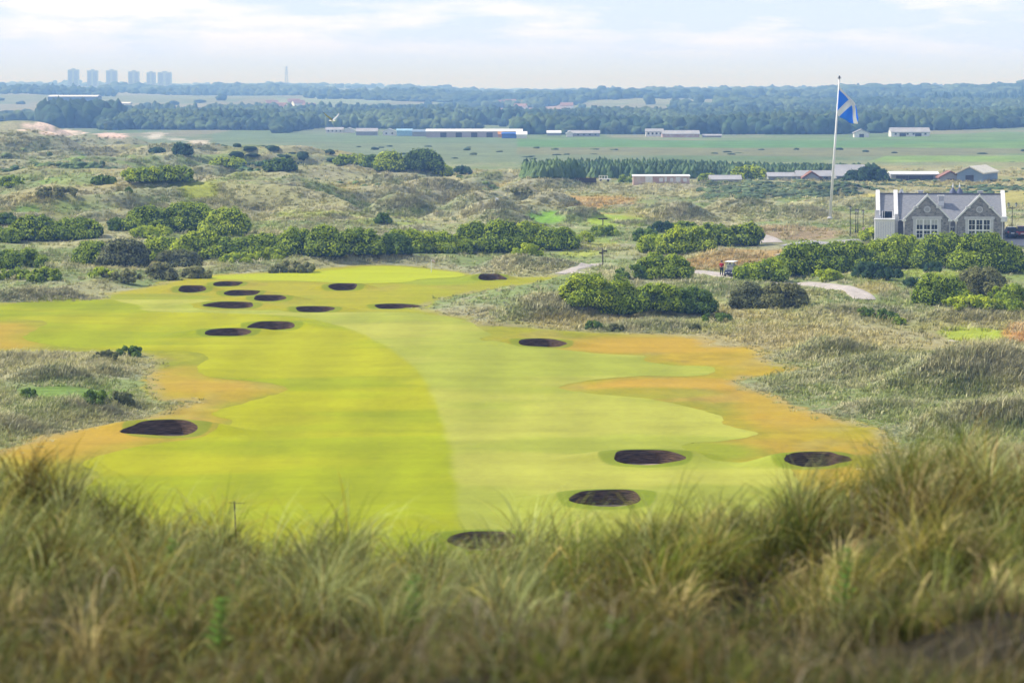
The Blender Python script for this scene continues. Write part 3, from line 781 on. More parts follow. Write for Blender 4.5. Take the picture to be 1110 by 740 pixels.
# middle distance: marram tufts over all rough ground
dV = np.zeros(GX.shape); dV[:-1] = np.clip(GV[:-1] - GV[1:], 0, 6)
dU = np.gradient(GU, axis=1)
m_t = VIS & (GU > -60) & (GU < 1170) & (GY > 120) & (GY < 830 + 260 * (1 - sstep(250, 420, GU))) & (MW > -2)
wt = np.where(m_t, dV * np.minimum(dU, 3) + .02, 0) * (.35 + .65 * np.clip((GV - 130) / 120, 0, 1))
wt *= .35 + sstep(.4, .6, fbm(GX / 14, GY / 20, 110, 3)) + 1.0 * mound_w(GX, GY)
cdf = np.cumsum(wt.ravel()); NT = 62000
pick = np.searchsorted(cdf, rng.uniform(0, cdf[-1], NT))
pr, pc = np.unravel_index(np.clip(pick, 0, cdf.size - 1), GX.shape)
ry = rows[np.minimum(pr + 1, NR - 1)] - rows[pr]
ty = GY[pr, pc] + rng.uniform(-.5, .5, NT) * ry; tx = GX[pr, pc] + rng.uniform(-.5, .5, NT) * GY[pr, pc] * 2.2 / FPX
ok = np.ones(NT, bool)
near = ty < 435; ok[near] = sdf(MOWN, tx[near], ty[near]) > -rng.exponential(.45, near.sum())
_u, _v = proj(tx, ty, H(tx, ty))
for (bu, bv, ru, rv) in [(590, 236, 28, 8), (668, 239, 38, 7), (216, 206, 17, 9), (28, 228, 12, 5), (78, 170, 15, 4), (1090, 215, 44, 8), (1055, 364, 30, 6), (60, 425, 50, 7)]:
    ok &= (np.hypot((_u - bu) / ru, (_v - bv) / rv) > rng.uniform(.8, 1.1, NT)) | (mound_w(tx, ty) > .35)
for Q_, w_ in PATHS:
    if w_ < 1: continue
    k = np.nonzero((np.abs(tx - Q_[:, 0].mean()) < 60) & (np.abs(ty - Q_[:, 1].mean()) < 90))[0]
    for q_ in Q_[::2]: ok[k] &= np.hypot(tx[k] - q_[0], ty[k] - q_[1]) > w_ * .5 + .35
tx, ty = tx[ok], ty[ok]; pr, pc = pr[ok], pc[ok]; NT = len(tx)
tz = H(tx, ty)
tp = FPX / ty
tcol = rough_col(tx, ty); tu, tv = proj(tx, ty, tz)
tcol = blob_col(tcol, tu, tv, tx, ty, .8)
mixr = rng.uniform(0, 1, NT)
tcol = np.where((mixr < .30)[:, None], tcol * .4 + C(.42, .40, .30) * .6, tcol)
tcol = np.where((mixr > .86)[:, None], tcol * .55 + C(.06, .10, .03) * .45, tcol)
tcol = tcol * rng.uniform(.95, 1.7, NT)[:, None] * np.array([1.08, 1.04, .84])
th_ = np.clip(rng.gamma(6, .085, NT), .18, 1.0) * (1 + .6 * (fbm(tx / 9, ty / 12, 111, 2) - .5)) * (1 + .35 * sstep(350, 800, ty))
edge = sstep(0, 4, np.where(ty < 435, np.abs(sdf(MOWN, tx, ty)), 60)); th_ *= .45 + .55 * edge
_e = 1.2; _hx = (H(tx + _e, ty) - H(tx - _e, ty)) / (2 * _e); _hy = (H(tx, ty + _e) - H(tx, ty - _e)) / (2 * _e)
TNv = np.stack([-_hx, -_hy, np.ones(NT)], 1); TNv[:, :2] *= np.where(ty < 380, 1.0, 2.3)[:, None]; TNv /= np.linalg.norm(TNv, axis=1)[:, None]
NB = 14
rep = np.repeat(np.arange(NT), NB)
rr = np.sqrt(rng.uniform(0, 1, len(rep))) * th_[rep] * .75; aa = rng.uniform(0, 2 * math.pi, len(rep))
bx = tx[rep] + rr * np.cos(aa); by = ty[rep] + rr * np.sin(aa)
bz = tz[rep] - .06 - 0.1 * rr
bh = th_[rep] * rng.uniform(.55, 1.1, len(rep)); bw = np.maximum(.9 / tp[rep], .04) * rng.uniform(.7, 1.5, len(rep))
ln = np.where(rng.uniform(0, 1, len(rep)) < .5, aa, rng.normal(0.2, .6, len(rep)))
blades("dune_grass", np.stack([bx, by, bz], 1), bh, bw, ln, rng.uniform(.3, 1.1, len(rep)), tcol[rep] * rng.uniform(.8, 1.25, len(rep))[:, None], 2, M_tuft, tn=(TNv * .9)[rep], label="grey-green and straw marram tufts over the dunes and rough")

# foreground: thick marram on the dune at the viewer's feet
PAL = [C(.15, .18, .045), C(.25, .28, .14), C(.10, .135, .022), C(.30, .27, .08), C(.48, .41, .23), C(.16, .125, .028), C(.055, .085, .014), C(.24, .15, .035), C(.46, .40, .29)]
PW = np.array([.19, .14, .18, .15, .08, .12, .09, .04, .01])
ncl = 1850
cyy = rng.uniform(7.2, 27, ncl) ; cyy = 7.2 + (cyy - 7.2) * rng.uniform(.6, 1, ncl)
cxx = rng.uniform(-1, 1, ncl) * (cyy * .215 + 4.6)
keep_ = fbm(cxx / .8, cyy / 1.1, 119, 2) > .27; cyy = cyy[keep_]; cxx = cxx[keep_]; ncl = len(cxx)
kind = rng.choice(len(PAL), ncl, p=PW / PW.sum())
patch = fbm(cxx / 1.6, cyy / 2.2, 120, 3)
kind = np.where((patch > .60) & (rng.uniform(0, 1, ncl) < .6), 5, kind)
kind = np.where((patch < .36) & (rng.uniform(0, 1, ncl) < .6), 1, kind)
kind = np.where((cyy > 12.5) & (cxx < .2) & (rng.uniform(0, 1, ncl) < .55), 1, kind)
kind = np.where((cyy < 12) & (rng.uniform(0, 1, ncl) < .3), rng.choice([2, 5, 6], ncl), kind)
clb = rng.uniform(.42, 1.75, ncl) * (.72 + .36 * sstep(9, 15, cyy))
chh = np.clip(rng.normal(.43, .11, ncl), .22, .70) * (.62 + .5 * sstep(9, 17, cyy)) * (1 + .5 * (fbm(cxx / 1.1, cyy / 2.4, 121, 2) - .5))
nb = (115 * rng.uniform(.6, 1.4, ncl)).astype(int)
rep = np.repeat(np.arange(ncl), nb); N_ = len(rep)
aa = rng.uniform(0, 2 * math.pi, N_); rr = np.abs(rng.normal(0, .085, N_))
bx = cxx[rep] + rr * np.cos(aa); by = cyy[rep] + rr * np.sin(aa); bz = H(bx, by) - .03
pc_ = np.stack(PAL)[kind][rep]
own = np.stack(PAL)[rng.choice(len(PAL), N_, p=PW / PW.sum())]
bc = np.array([.80, .76, .55]) * clb[rep][:, None] * np.where((rng.uniform(0, 1, N_) < .35)[:, None], own, pc_) * rng.uniform(.45, 1.75, N_)[:, None]
bh = chh[rep] * rng.uniform(.5, 1.25, N_)
wdir = rng.normal(.15, .5, ncl)[rep]
ln = np.where(rng.uniform(0, 1, N_) < .68, aa + rng.normal(0, .35, N_), wdir)
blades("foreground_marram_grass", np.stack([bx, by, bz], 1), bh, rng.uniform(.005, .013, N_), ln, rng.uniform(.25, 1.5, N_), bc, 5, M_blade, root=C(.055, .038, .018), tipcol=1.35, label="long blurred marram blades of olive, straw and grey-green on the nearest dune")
# matted dead blades between the clumps
NM = 16000
my = 7.0 + 15 * rng.uniform(0, 1, NM) ** 1.2; mx_ = rng.uniform(-1, 1, NM) * (my * .215 + 4.0); mz = H(mx_, my) + rng.uniform(0, .10, NM)
mc = np.stack([C(.22, .17, .08), C(.10, .075, .03), C(.32, .27, .18), C(.075, .085, .022), C(.15, .09, .04)])[rng.choice(5, NM, p=[.25, .3, .12, .23, .10])] * rng.uniform(.6, 1.3, NM)[:, None]
swirl = (fbm(mx_ / .9, my / 1.3, 130, 2) * 14) + rng.normal(0, .5, NM)
blades("matted_dead_grass", np.stack([mx_, my, mz], 1), rng.uniform(.15, .45, NM), rng.uniform(.004, .009, NM), swirl, rng.uniform(1.1, 1.55, NM), mc, 4, M_blade,
       "matted brown and straw dead grass under the foreground marram")
# ------------------------------------------------------------------ shrubs and trees
def ico(sub):
    bm = bmesh.new(); bmesh.ops.create_icosphere(bm, subdivisions=sub, radius=1)
    v = np.array([x.co[:] for x in bm.verts]); f = np.array([[y.index for y in x.verts] for x in bm.faces]); bm.free(); return v, f
IV, IF = ico(2); IV1, IF1 = ico(1)
TONES = {'bright': (C(.18, .27, .016), C(.50, .56, .034)), 'green': (C(.095, .165, .014), C(.38, .46, .032)), 'dark': (C(.06, .12, .02), C(.18, .26, .035)),
         'olive': (C(.16, .17, .06), C(.25, .25, .09)), 'grey': (C(.10, .11, .045), C(.21, .23, .09)), 'blue': (C(.04, .085, .04), C(.07, .13, .05))}
def shrub(u0, u1, vt, vb, tone, label, name="shrub", group=None, trunk=False, dens=1.0):
    x, y, z = place((u0 + u1) / 2, vb); p = FPX / y
    W = (u1 - u0) / p * 1.22; Hh = (vb - vt) / p * 1.02; Dp = max(W * .55, Hh * .8)
    y += Dp * .35; z = float(H(np.array([x]), np.array([y]))[0])
    nb = int(np.clip(6 + W * Hh / .8, 9, 60))
    ba = rng.uniform(-1, 1, nb); bb = rng.uniform(-1, 1, nb) * np.sqrt(1 - ba ** 2 * .8)
    br = Hh * rng.uniform(.16, .36, nb) * (1 - .35 * np.abs(ba))
    cx = ba * np.maximum(W / 2 - br, .1); cyb = bb * np.maximum(Dp / 2 - br, .1)
    top = Hh * (1 - .42 * np.abs(ba) ** 3.6) * (1 - .18 * bb ** 2) * rng.uniform(.80, 1.04, nb)
    cz = np.maximum(top - br, br * .35)
    # lower skirt blobs reach the ground
    nl = nb // 2
    cx = np.r_[cx, rng.uniform(-1, 1, nl) * W * .42]; cyb = np.r_[cyb, -Dp * .25 + rng.uniform(-.2, .2, nl) * Dp]; brl = Hh * rng.uniform(.22, .34, nl)
    cz = np.r_[cz, brl * .7]; br = np.r_[br, brl]; nb += nl
    t0, t1 = TONES[tone]
    root = empty(name, (x, y, z - .05)); 
    # inner twigs and leaf, shade inside the crown painted as a darker tone
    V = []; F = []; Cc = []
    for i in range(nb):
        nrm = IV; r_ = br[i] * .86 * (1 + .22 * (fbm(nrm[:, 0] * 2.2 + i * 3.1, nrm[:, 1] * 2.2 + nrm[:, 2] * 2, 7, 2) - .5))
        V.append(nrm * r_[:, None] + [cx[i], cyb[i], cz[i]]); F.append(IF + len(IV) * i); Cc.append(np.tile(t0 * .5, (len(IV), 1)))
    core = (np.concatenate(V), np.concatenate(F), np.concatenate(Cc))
    px = (u1 - u0) * (vb - vt)
    n = int(np.clip(px * 4.2 * dens, 500, 9000))
    pi = rng.choice(nb, n, p=br ** 2 / (br ** 2).sum())
    d = rng.normal(0, 1, (n, 3)); d[:, 2] = d[:, 2] * .9 + .35; d[:, 1] -= .25; d /= np.linalg.norm(d, axis=1)[:, None]
    c = np.stack([cx, cyb, cz], 1)[pi] + d * (br[pi] * rng.uniform(.78, 1.20, n))[:, None]
    k = c[:, 2] > 0.02; c = c[k]; d = d[k]; pi = pi[k]; n = len(c)
    s = np.maximum(1.35 / p, .10) * rng.uniform(.6, 1.4, n)
    nv = d + rng.normal(0, .38, (n, 3)); nv /= np.linalg.norm(nv, axis=1)[:, None]
    t = np.cross(nv, rng.normal(0, 1, (n, 3))); t /= np.linalg.norm(t, axis=1)[:, None]; w = np.cross(nv, t)
    q = np.stack([c - t * s[:, None], c + w * (s * .55)[:, None], c + t * s[:, None], c - w * (s * .55)[:, None]], 1).reshape(-1, 3)
    bt = rng.uniform(0, 1, nb)[pi] * .6 + rng.uniform(0, 1, n) * .4
    lc = 1.15 * (t0 * (1 - bt)[:, None] + t1 * bt[:, None]) * rng.uniform(.75, 1.25, n)[:, None]
    # triangles: two per leaf
    o_ = np.arange(n)[:, None] * 4 + len(core[0]); LF = np.concatenate([o_ + np.array([[0, 1, 2]]), o_ + np.array([[0, 2, 3]])])
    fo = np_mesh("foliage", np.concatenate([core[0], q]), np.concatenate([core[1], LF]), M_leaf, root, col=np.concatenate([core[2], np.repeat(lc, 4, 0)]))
    if trunk:
        b_ = MB(); b_.tube((0, 0, -.3), (0.1, 0, Hh * .5), .22, .12)
        for a in (0.5, 2.4, 4.4): b_.tube((0, 0, Hh * .2), (math.cos(a) * W * .25, math.sin(a) * Dp * .2, Hh * .6), .12, .05)
        b_.build("trunk", mat("bark", (.10, .08, .06), .9, .2, 4), root)
    else:
        b_ = MB()
        for a in range(5):
            q_ = rng.uniform(-.35, .35); b_.tube((0, 0, -.2), (q_ * W, rng.uniform(-.2, .2) * Dp, Hh * .6), .06, .03, 5)
        b_.build("stem", mat("bark", (.10, .08, .06), .9, .2, 4), root)
    tag(root, label, "tree" if trunk else "shrub", group)
    return root

G1 = "shrubs in the thickets behind the hole"
SH = [
 (13, 60, 234, 261, 'green', "broad green shrub at the left frame edge thicket, below the grassy dune slope"), (58, 106, 236, 260, 'green', "green shrub ending the upper left thicket on its right side"),
 (-12, 22, 246, 263, 'green', "low rounded shrub cut by the left frame edge in the upper left thicket"), (-10, 16, 234, 246, 'dark', "small dark shrub at the very left edge above the thicket"),
 (117, 140, 236, 250, 'dark', "small dark shrub tucked left of the big rounded thicket"), (138, 178, 222, 251, 'green', "tall dark-sided shrub forming the left end of the big rounded thicket"),
 (170, 232, 221, 252, 'green', "largest rounded shrub in the middle of the big upper left thicket"), (224, 268, 224, 255, 'bright', "bright topped shrub forming the right end of the big upper left thicket"),
 (143, 182, 244, 258, 'bright', "small bright shrub in front of the big upper left thicket"),
 (80, 120, 261, 288, 'green', "dark leafy shrub at the left end of the thicket above the pale dune grass"), (110, 158, 258, 289, 'grey', "grey-brown twiggy shrub right beside the dark leafy one on the left"),
 (152, 196, 257, 284, 'bright', "bright yellow-green shrub between the grey twiggy bush and the long thicket"), (170, 214, 269, 290, 'grey', "rounded grey-brown bush in front of the bright left thicket"),
 (190, 242, 252, 281, 'bright', "bright leafy shrub near the left end of the long central thicket"), (236, 286, 255, 279, 'green', "green shrub left of centre where the long thicket dips"), (241, 276, 273, 285, 'bright', "low bright shrub spreading in front of the long thicket's dip"),
 (-8, 46, 270, 291, 'green', "wide dark green shrub by the left frame edge above the pale dune grass"), (-8, 34, 291, 303, 'green', "low ragged shrub at the left edge just above the pale grass"), (34, 64, 289, 305, 'green', "dark rounded shrub standing out in pale grass near the left edge"),
 (97, 124, 289, 301, 'bright', "small bright green shrub amid pale grass left of the green"), (158, 187, 285, 303, 'olive', "olive dome shaped shrub in the grass left of the green"), (197, 227, 288, 302, 'olive', "smaller olive shrub just left of the fairway's upper corner"),
 (112, 150, 292, 306, 'olive', "grey-green low shrub beside the small bright one in pale grass"),
 (272, 312, 252, 273, 'green', "dark shrub at the start of the long dense central thicket"), (303, 338, 246, 277, 'green', "dense dark green shrub in the long central thicket, left of its tallest part"), (332, 370, 247, 279, 'green', "tallest dense shrub in the left half of the long central thicket"),
 (364, 412, 250, 278, 'green', "dense shrub in the long central thicket directly behind the green's left half"), (407, 444, 254, 277, 'dark', "dark sided shrub in the middle of the long central thicket"),
 (414, 462, 249, 274, 'bright', "bright yellow-green shrub rising behind the dark middle of the central thicket"), (450, 494, 250, 275, 'bright', "bright yellow-green shrub left of the gap in the central thicket"), (474, 520, 259, 275, 'green', "low green shrub directly behind the flagstick of the green"),
 (494, 532, 241, 273, 'green', "tall green shrub left half of the rounded clump right of centre"), (522, 566, 240, 275, 'green', "tall green shrub in the middle of the rounded clump right of centre"), (556, 592, 241, 270, 'bright', "bright topped shrub in the rounded clump above the gravel path"), (582, 622, 246, 271, 'green', "sloping right end shrub of the rounded clump above the gravel path"),
 (558, 588, 263, 277, 'bright', "small bright shrub at the foot of the rounded clump"), (278, 308, 269, 282, 'bright', "low bright green shrub below the left of the central thicket"), (294, 338, 283, 296, 'olive', "low olive shrub at the very edge of the green's left end"),
 (408, 423, 231, 243, 'dark', "small dark round bush alone on the dune slope above the central thicket"),
 (694, 738, 252, 273, 'bright', "bright rounded shrub left of the clipped dark thicket"), (716, 774, 246, 275, 'bright', "large bright shrub leaning against the clipped dark thicket"), (756, 794, 241, 267, 'green', "upright dark stemmed shrub in the flat topped thicket near the path bend"), (788, 827, 241, 266, 'green', "flat topped upright shrub at the right end of the thicket by the path bend"),
 (687, 712, 247, 262, 'dark', "small dark shrub at the back left of the bright rounded thicket"), (704, 730, 240, 252, 'blue', "dull low shrub behind the bright rounded thicket"), (728, 756, 240, 251, 'green', "green shrub between the dune and the bright rounded thicket"),
 (669, 702, 288, 303, 'dark', "dark low shrub left of the round bush beside the cart path"), (694, 748, 273, 302, 'green', "round green bush standing left of the golf cart and its path"),
 (610, 662, 301, 336, 'bright', "bright shrub at the left end of the thicket above the golden rough"), (645, 690, 302, 341, 'green', "tallest shrub of the thicket above the golden rough"), (684, 738, 312, 341, 'green', "low wide shrub in the middle of the thicket above the golden rough"), (728, 775, 314, 341, 'dark', "dark shrub at the right end of the thicket above the golden rough"),
 (635, 653, 347, 357, 'dark', "tiny dark shrub in grass just above the golden rough, left of a pair"), (659, 675, 350, 359, 'grey', "tiny greyish shrub in grass just above the golden rough, right of a pair"), (764, 792, 339, 349, 'dark', "small flat dark shrub in pale grass right of the thicket"), (748, 759, 351, 359, 'grey', "tiny grey shrub at the golden rough's upper border"),
 (793, 835, 306, 334, 'grey', "grey-green twiggy shrub with pale stems left of its twin below the cart path"), (828, 872, 306, 333, 'olive', "grey-green twiggy shrub right of its twin below the cart path"), (799, 850, 283, 305, 'green', "green shrub right beside the golf cart"), (822, 852, 279, 302, 'bright', "bright shrub between the golf cart and the long hedge"),
 (847, 902, 264, 299, 'green', "left end shrub of the long hedge before the clubhouse"), (888, 948, 260, 296, 'green', "low part of the long hedge under the row of lamp posts"), (940, 1006, 255, 291, 'bright', "shrub of the long hedge in front of the white clubhouse annex"), (994, 1056, 253, 291, 'green', "shrub of the long hedge beneath the left clubhouse window"), (1040, 1092, 252, 294, 'green', "tallest dark shrub of the long hedge beneath the right clubhouse window"),
 (1076, 1110, 262, 295, 'green', "drooping right end shrub of the long hedge below the car park"),
 (883, 912, 291, 305, 'bright', "small round bright shrub at the foot of the long hedge's left part"), (928, 962, 283, 302, 'blue', "dull bluish shrub at the foot of the long hedge, under the annex"), (1002, 1024, 284, 295, 'blue', "small bluish shrub at the foot of the long hedge near its right part"),
 (994, 1046, 297, 331, 'green', "dark leafy shrub left part of the clump at the right frame edge"), (1038, 1090, 289, 322, 'olive', "brown tinged tall shrub in the clump at the right frame edge"), (1074, 1116, 308, 328, 'green', "green shrub of the right edge clump cut by the frame"), (1028, 1078, 319, 336, 'bright', "low spreading bright shrub in front of the right edge clump"), (1068, 1116, 325, 339, 'green', "lowest flat shrub of the right edge clump cut by the frame"),
 (928, 949, 334, 343, 'dark', "small dark flat bush in rough, left of three in a row"), (946, 973, 336, 347, 'dark', "dark flat bush in rough, middle of three in a row"), (968, 982, 343, 352, 'green', "smallest green bush in rough, right of three in a row"),
 (980, 1000, 300, 312, 'blue', "small bluish bush in grass left of the right edge clump"), (962, 978, 291, 301, 'blue', "small dull bush in grass between hedge and right edge clump"),
 (127, 155, 374, 387, 'dark', "dark green bush crowning the grassy island left of the fairway"), (101, 130, 379, 391, 'grey', "grey-green bush beside the dark one on the grassy island"),
 (90, 118, 422, 440, 'dark', "dark little bush in the bright hollow of the grassy island"), (112, 142, 424, 440, 'grey', "grey bush at the right of the grassy island's hollow"), (22, 40, 420, 432, 'dark', "small dark bush at the left of the grassy island's hollow"),
 (134, 176, 184, 200, 'bright', "low bright shrub on the far left dune"), (168, 206, 184, 201, 'green', "green shrub right beside the low bright one on the far left dune"), (162, 178, 159, 166, 'blue', "small dark bush on the flat far dune"), (229, 263, 170, 181, 'bright', "bright low shrub on a far dune near the yellow hollow"),
 (100, 124, 189, 200, 'dark', "dark shrub in the shadowed far left dunes"), (0, 26, 192, 203, 'green', "green shrub on far left dune at the frame edge"), (40, 80, 204, 214, 'olive', "olive low shrub across the left dune slope"), (640, 668, 244, 256, 'green', "green shrub at the foot of the upper wooden post"), (606, 640, 249, 262, 'bright', "bright low shrub between the rounded clump and the upper post"),
 (136, 142, 203, 209, 'dark', "tiny black-green bush on the left dunes above the big thicket"), (492, 510, 180, 189, 'blue', "faint bluish shrub right of the dark round far tree"), (465, 490, 178, 190, 'bright', "pale green shrub directly right of the dark round far tree"),
 (555, 575, 206, 213, 'olive', "small olive bush on the middle dunes near the far bunkered green"), (935, 975, 246, 262, 'bright', "bright bedding shrub beside the clubhouse terrace")]
for s in SH: shrub(*s, group=G1)
TR = [(288, 319, 172, 186, 'dark', "dark rounded tree alone on the far left dunes"), (187, 207, 155, 168, 'blue', "small bluish tree on the flat far dune at left"), (364, 382, 168, 179, 'green', "small green tree at the left end of the far tree row"), (378, 396, 167, 179, 'bright', "pale tree second in the far tree row"),
      (394, 412, 167, 182, 'dark', "dark tree third in the far tree row"), (408, 436, 165, 187, 'bright', "tall light green tree in the middle of the far tree row"), (438, 477, 165, 187, 'dark', "big dark round tree at the right end of the far tree row"),
      (796, 829, 179, 194, 'bright', "bright crowned tree in front of the conifer plantation"), (758, 776, 188, 197, 'green', "small green tree between the derelict wall and the grey shed"), (916, 934, 184, 197, 'blue', "bluish tree left of its taller twin by the grey farm roof"), (930, 961, 180, 197, 'blue', "tall bluish tree beside the long white farm shed"), (672, 690, 188, 198, 'green', "small green tree behind the derelict wall")]
for s in TR: shrub(*s, name="tree", group="far trees on the plain", trunk=True)

# ------------------------------------------------------------------ distant woods
def crowns(name, pts, hgt, wid, colr, label, conifer=False, per=1):
    n = len(pts)
    if conifer:
        k = 6; V = []; F = []; Cc = []
        for i in range(n):
            h, w = hgt[i], wid[i] / 2; prof = [(.15, .0), (.9, .12), (1.0, .22), (.62, .52), (.7, .55), (.35, .82), (0.03, 1.0)]
            a = np.arange(k) * 2 * np.pi / k + rng.uniform(0, 1)
            vv = [np.stack([np.cos(a) * w * r * rng.uniform(.75, 1.2, k), np.sin(a) * w * r * rng.uniform(.75, 1.2, k), np.full(k, h * z) + rng.uniform(-.03, .03, k) * h], 1) for r, z in prof]
            V.append(np.concatenate(vv) + pts[i]); base = i * k * len(prof)
            for j in range(len(prof) - 1):
                for m in range(k): F.append((base + j * k + m, base + j * k + (m + 1) % k, base + (j + 1) * k + (m + 1) % k, base + (j + 1) * k + m))
            Cc.append(np.tile(colr[i], (k * len(prof), 1)))
        o = np_mesh(name, np.concatenate(V), np.array(F), M_wood, col=np.concatenate(Cc))
    else:
        V = []; Cc = []; iv, jf = (IV, IF); nn = len(iv)
        r = 1 + .60 * (rng.uniform(0, 1, (n, nn)) - .5)
        P = iv[None] * r[..., None]; ax = np.stack([wid / 2, wid / 2, hgt * .52], 1)
        P = P * ax[:, None, :] + pts[:, None, :] + np.array([0, 0, 1.0]) * (hgt * .48)[:, None, None]
        cc = colr[:, None, :] * (1 + .9 * (rng.uniform(0, 1, (n, nn, 1)) - .5))
        F = (np.arange(n) * nn)[:, None, None] + jf[None]
        o = np_mesh(name, P.reshape(-1, 3), F.reshape(-1, 3), M_wood, col=cc.reshape(-1, 3))
    return tag(o, label, kind="stuff")

def scatter(poly, n, dens=None, miny=1300):
    """points on visible ground inside a view outline"""
    k = (GY > miny) & VIS & (GU > -80) & (GU < 1190)
    P = np.array(poly, float); rr_, cc_ = np.nonzero(k & (GV > P[:, 1].min() - 1) & (GV < P[:, 1].max() + 1))
    s = sdf(P, GU[rr_, cc_], GV[rr_, cc_]) < 0; rr_, cc_ = rr_[s], cc_[s]
    w = dV[rr_, cc_] + .02
    if dens is not None: w = w * dens(GX[rr_, cc_], GY[rr_, cc_])
    i = rng.choice(len(rr_), n, p=w / w.sum()); rr_, cc_ = rr_[i], cc_[i]
    step = rows[np.minimum(rr_ + 1, NR - 1)] - rows[rr_]
    x = GX[rr_, cc_] + rng.uniform(-1, 1, n) * GY[rr_, cc_] / FPX; y = GY[rr_, cc_] + rng.uniform(-.5, .5, n) * step
    return np.stack([x, y, H(x, y) - .3], 1)
def leafy(name, poly, n, h, w, label, dens=None, conifer=False, miny=1300, c0=C(.022, .050, .022), c1=C(.085, .125, .045)):
    p = scatter(poly, n, dens, miny); y = p[:, 1]
    hh = h * rng.uniform(.55, 1.25, n) * (.45 + 1.1 * fbm(p[:, 0] / 110, y / 160, 141, 2)); ww = w * rng.uniform(.7, 1.3, n)
    t = np.clip(fbm(p[:, 0] / 60, y / 160, 140, 3) * 2.4 - .8 + rng.normal(0, .15, n), 0, 1)
    return crowns(name, p, hh, ww, c0 * (1 - t)[:, None] + c1 * t[:, None], label, conifer)
gap = lambda f, lo, hi, sx=130, sy=260: (lambda x, y: sstep(lo, hi, fbm(x / sx, y / sy, f, 3)) + .004)
leafy("broadleaf_woodland", [(300, 145.5), (345, 139), (560, 141.5), (780, 144.5), (900, 144.5), (1180, 135), (1180, 118), (900, 120), (600, 126), (300, 122)], 11000, 7.8, 7.0, "wide belt of broadleaf woodland beyond the flat fields", gap(150, .40, .50, 160, 200))
leafy("woodland_edge", [(560, 146), (900, 146), (960, 143.5), (1180, 136), (1180, 132), (950, 140), (560, 143)], 1500, 7.5, 8, "leafy edge of the woodland along the green field")
leafy("dark_wood", [(48, 139), (130, 139), (130, 133), (48, 133)], 260, 12, 13, "dense dark wood behind the sandy dunes", c0=C(.02, .045, .02), c1=C(.03, .06, .025))
leafy("left_woodland", [(110, 141), (300, 141), (300, 122), (122, 122)], 2900, 8, 7.0, "blue-green woodland belt left of the white sheds", gap(151, .2, .36))
leafy("plain_hedgerow_trees", [(-40, 134), (60, 132), (60, 124), (-40, 124)], 160, 8, 12, "line of trees at the far left beyond the dunes")
leafy("far_ridge_woods", [(-60, 121), (1180, 117), (1180, 100), (620, 106), (300, 99), (-60, 99)], 3600, 9, 13, "scattered woods and hedgerows on the far ridges", (lambda x, y: gap(152, .47, .57, 420, 420)(x, y) * np.where((555 + FPX * x / y > 42) & (555 + FPX * x / y < 112) & (y > 2000) & (y < 3900), 0, 1)))
leafy("skyline_woods", [(-60, 98), (560, 105), (1180, 102), (1180, 95), (560, 98), (300, 90), (-60, 88)], 2400, 10, 24, "thin line of trees on the far skyline", gap(153, .42, .52, 500, 2500))
leafy("skyline_copse", [(862, 104), (1000, 103), (1000, 97), (862, 97)], 240, 10, 14, "dark flat topped copse on the right hand skyline", gap(154, .45, .5, 140, 400), c0=C(.02, .05, .03), c1=C(.04, .08, .03))
leafy("ridge_conifers", [(1005, 117), (1180, 115), (1180, 106), (1005, 112)], 420, 14, 6, "dark spiky conifer wood on the right hand ridge", None, True, 1300, C(.015, .04, .02), C(.03, .065, .03))
leafy("conifer_plantation", [(566, 192.5), (700, 194), (880, 190), (950, 188), (950, 184), (720, 187), (600, 187), (568, 189)], 2600, 3.3, 2.6, "dense low conifer plantation standing on the plain", None, True, 600, C(.03, .07, .03), C(.13, .19, .07))
# scrub dotted over the plain
leafy("plain_scrub", [(300, 184), (1180, 184), (1180, 164), (560, 160), (200, 156)], 80, 1.1, 3, "low scrub dotted over the flat plain", gap(155, .45, .6, 60, 160), miny=600)
leafy("dune_scrub", [(760, 216), (1180, 210), (1180, 196), (820, 194), (760, 200)], 750, .9, 2.2, "low green scrub on the heath before the farm buildings", gap(156, .35, .55, 30, 50), miny=400, c0=C(.06, .10, .045), c1=C(.13, .165, .075))
leafy("rough_scrub", [(-60, 262), (560, 250), (560, 190), (-60, 160)], 160, .9, 2.0, "low scattered green scrub among the left dunes", gap(157, .5, .66, 34, 60), miny=620, c0=C(.06, .11, .035), c1=C(.16, .2, .06))

# ------------------------------------------------------------------ clubhouse
M_stone = None
def stone_mat(name, a, b, mortar, sc):
    m, nt, p, out = _new(name); N, L = nt.nodes, nt.links
    tc = N.new("ShaderNodeTexCoord"); mp = N.new("ShaderNodeMapping"); mp.inputs['Scale'].default_value = (sc, sc, sc * 1.7)
    L.new(tc.outputs['Object'], mp.inputs[0])
    vo = N.new("ShaderNodeTexVoronoi"); L.new(mp.outputs[0], vo.inputs['Vector']); vo.inputs['Scale'].default_value = 1
    ve = N.new("ShaderNodeTexVoronoi"); ve.feature = 'DISTANCE_TO_EDGE'; L.new(mp.outputs[0], ve.inputs['Vector']); ve.inputs['Scale'].default_value = 1
    mx = N.new("ShaderNodeMixRGB"); mx.inputs['Color1'].default_value = (*a, 1); mx.inputs['Color2'].default_value = (*b, 1)
    sx = N.new("ShaderNodeSeparateXYZ"); L.new(vo.outputs['Color'], sx.inputs[0]); L.new(sx.outputs['X'], mx.inputs['Fac'])
    r = N.new("ShaderNodeMapRange"); r.inputs['From Min'].default_value = .02; r.inputs['From Max'].default_value = .07; L.new(ve.outputs['Distance'], r.inputs[0])
    m2 = N.new("ShaderNodeMixRGB"); m2.inputs['Color1'].default_value = (*mortar, 1); L.new(mx.outputs[0], m2.inputs['Color2']); L.new(r.outputs[0], m2.inputs['Fac'])
    L.new(m2.outputs[0], p.inputs['Base Color']); p.inputs['Roughness'].default_value = .9
    return m
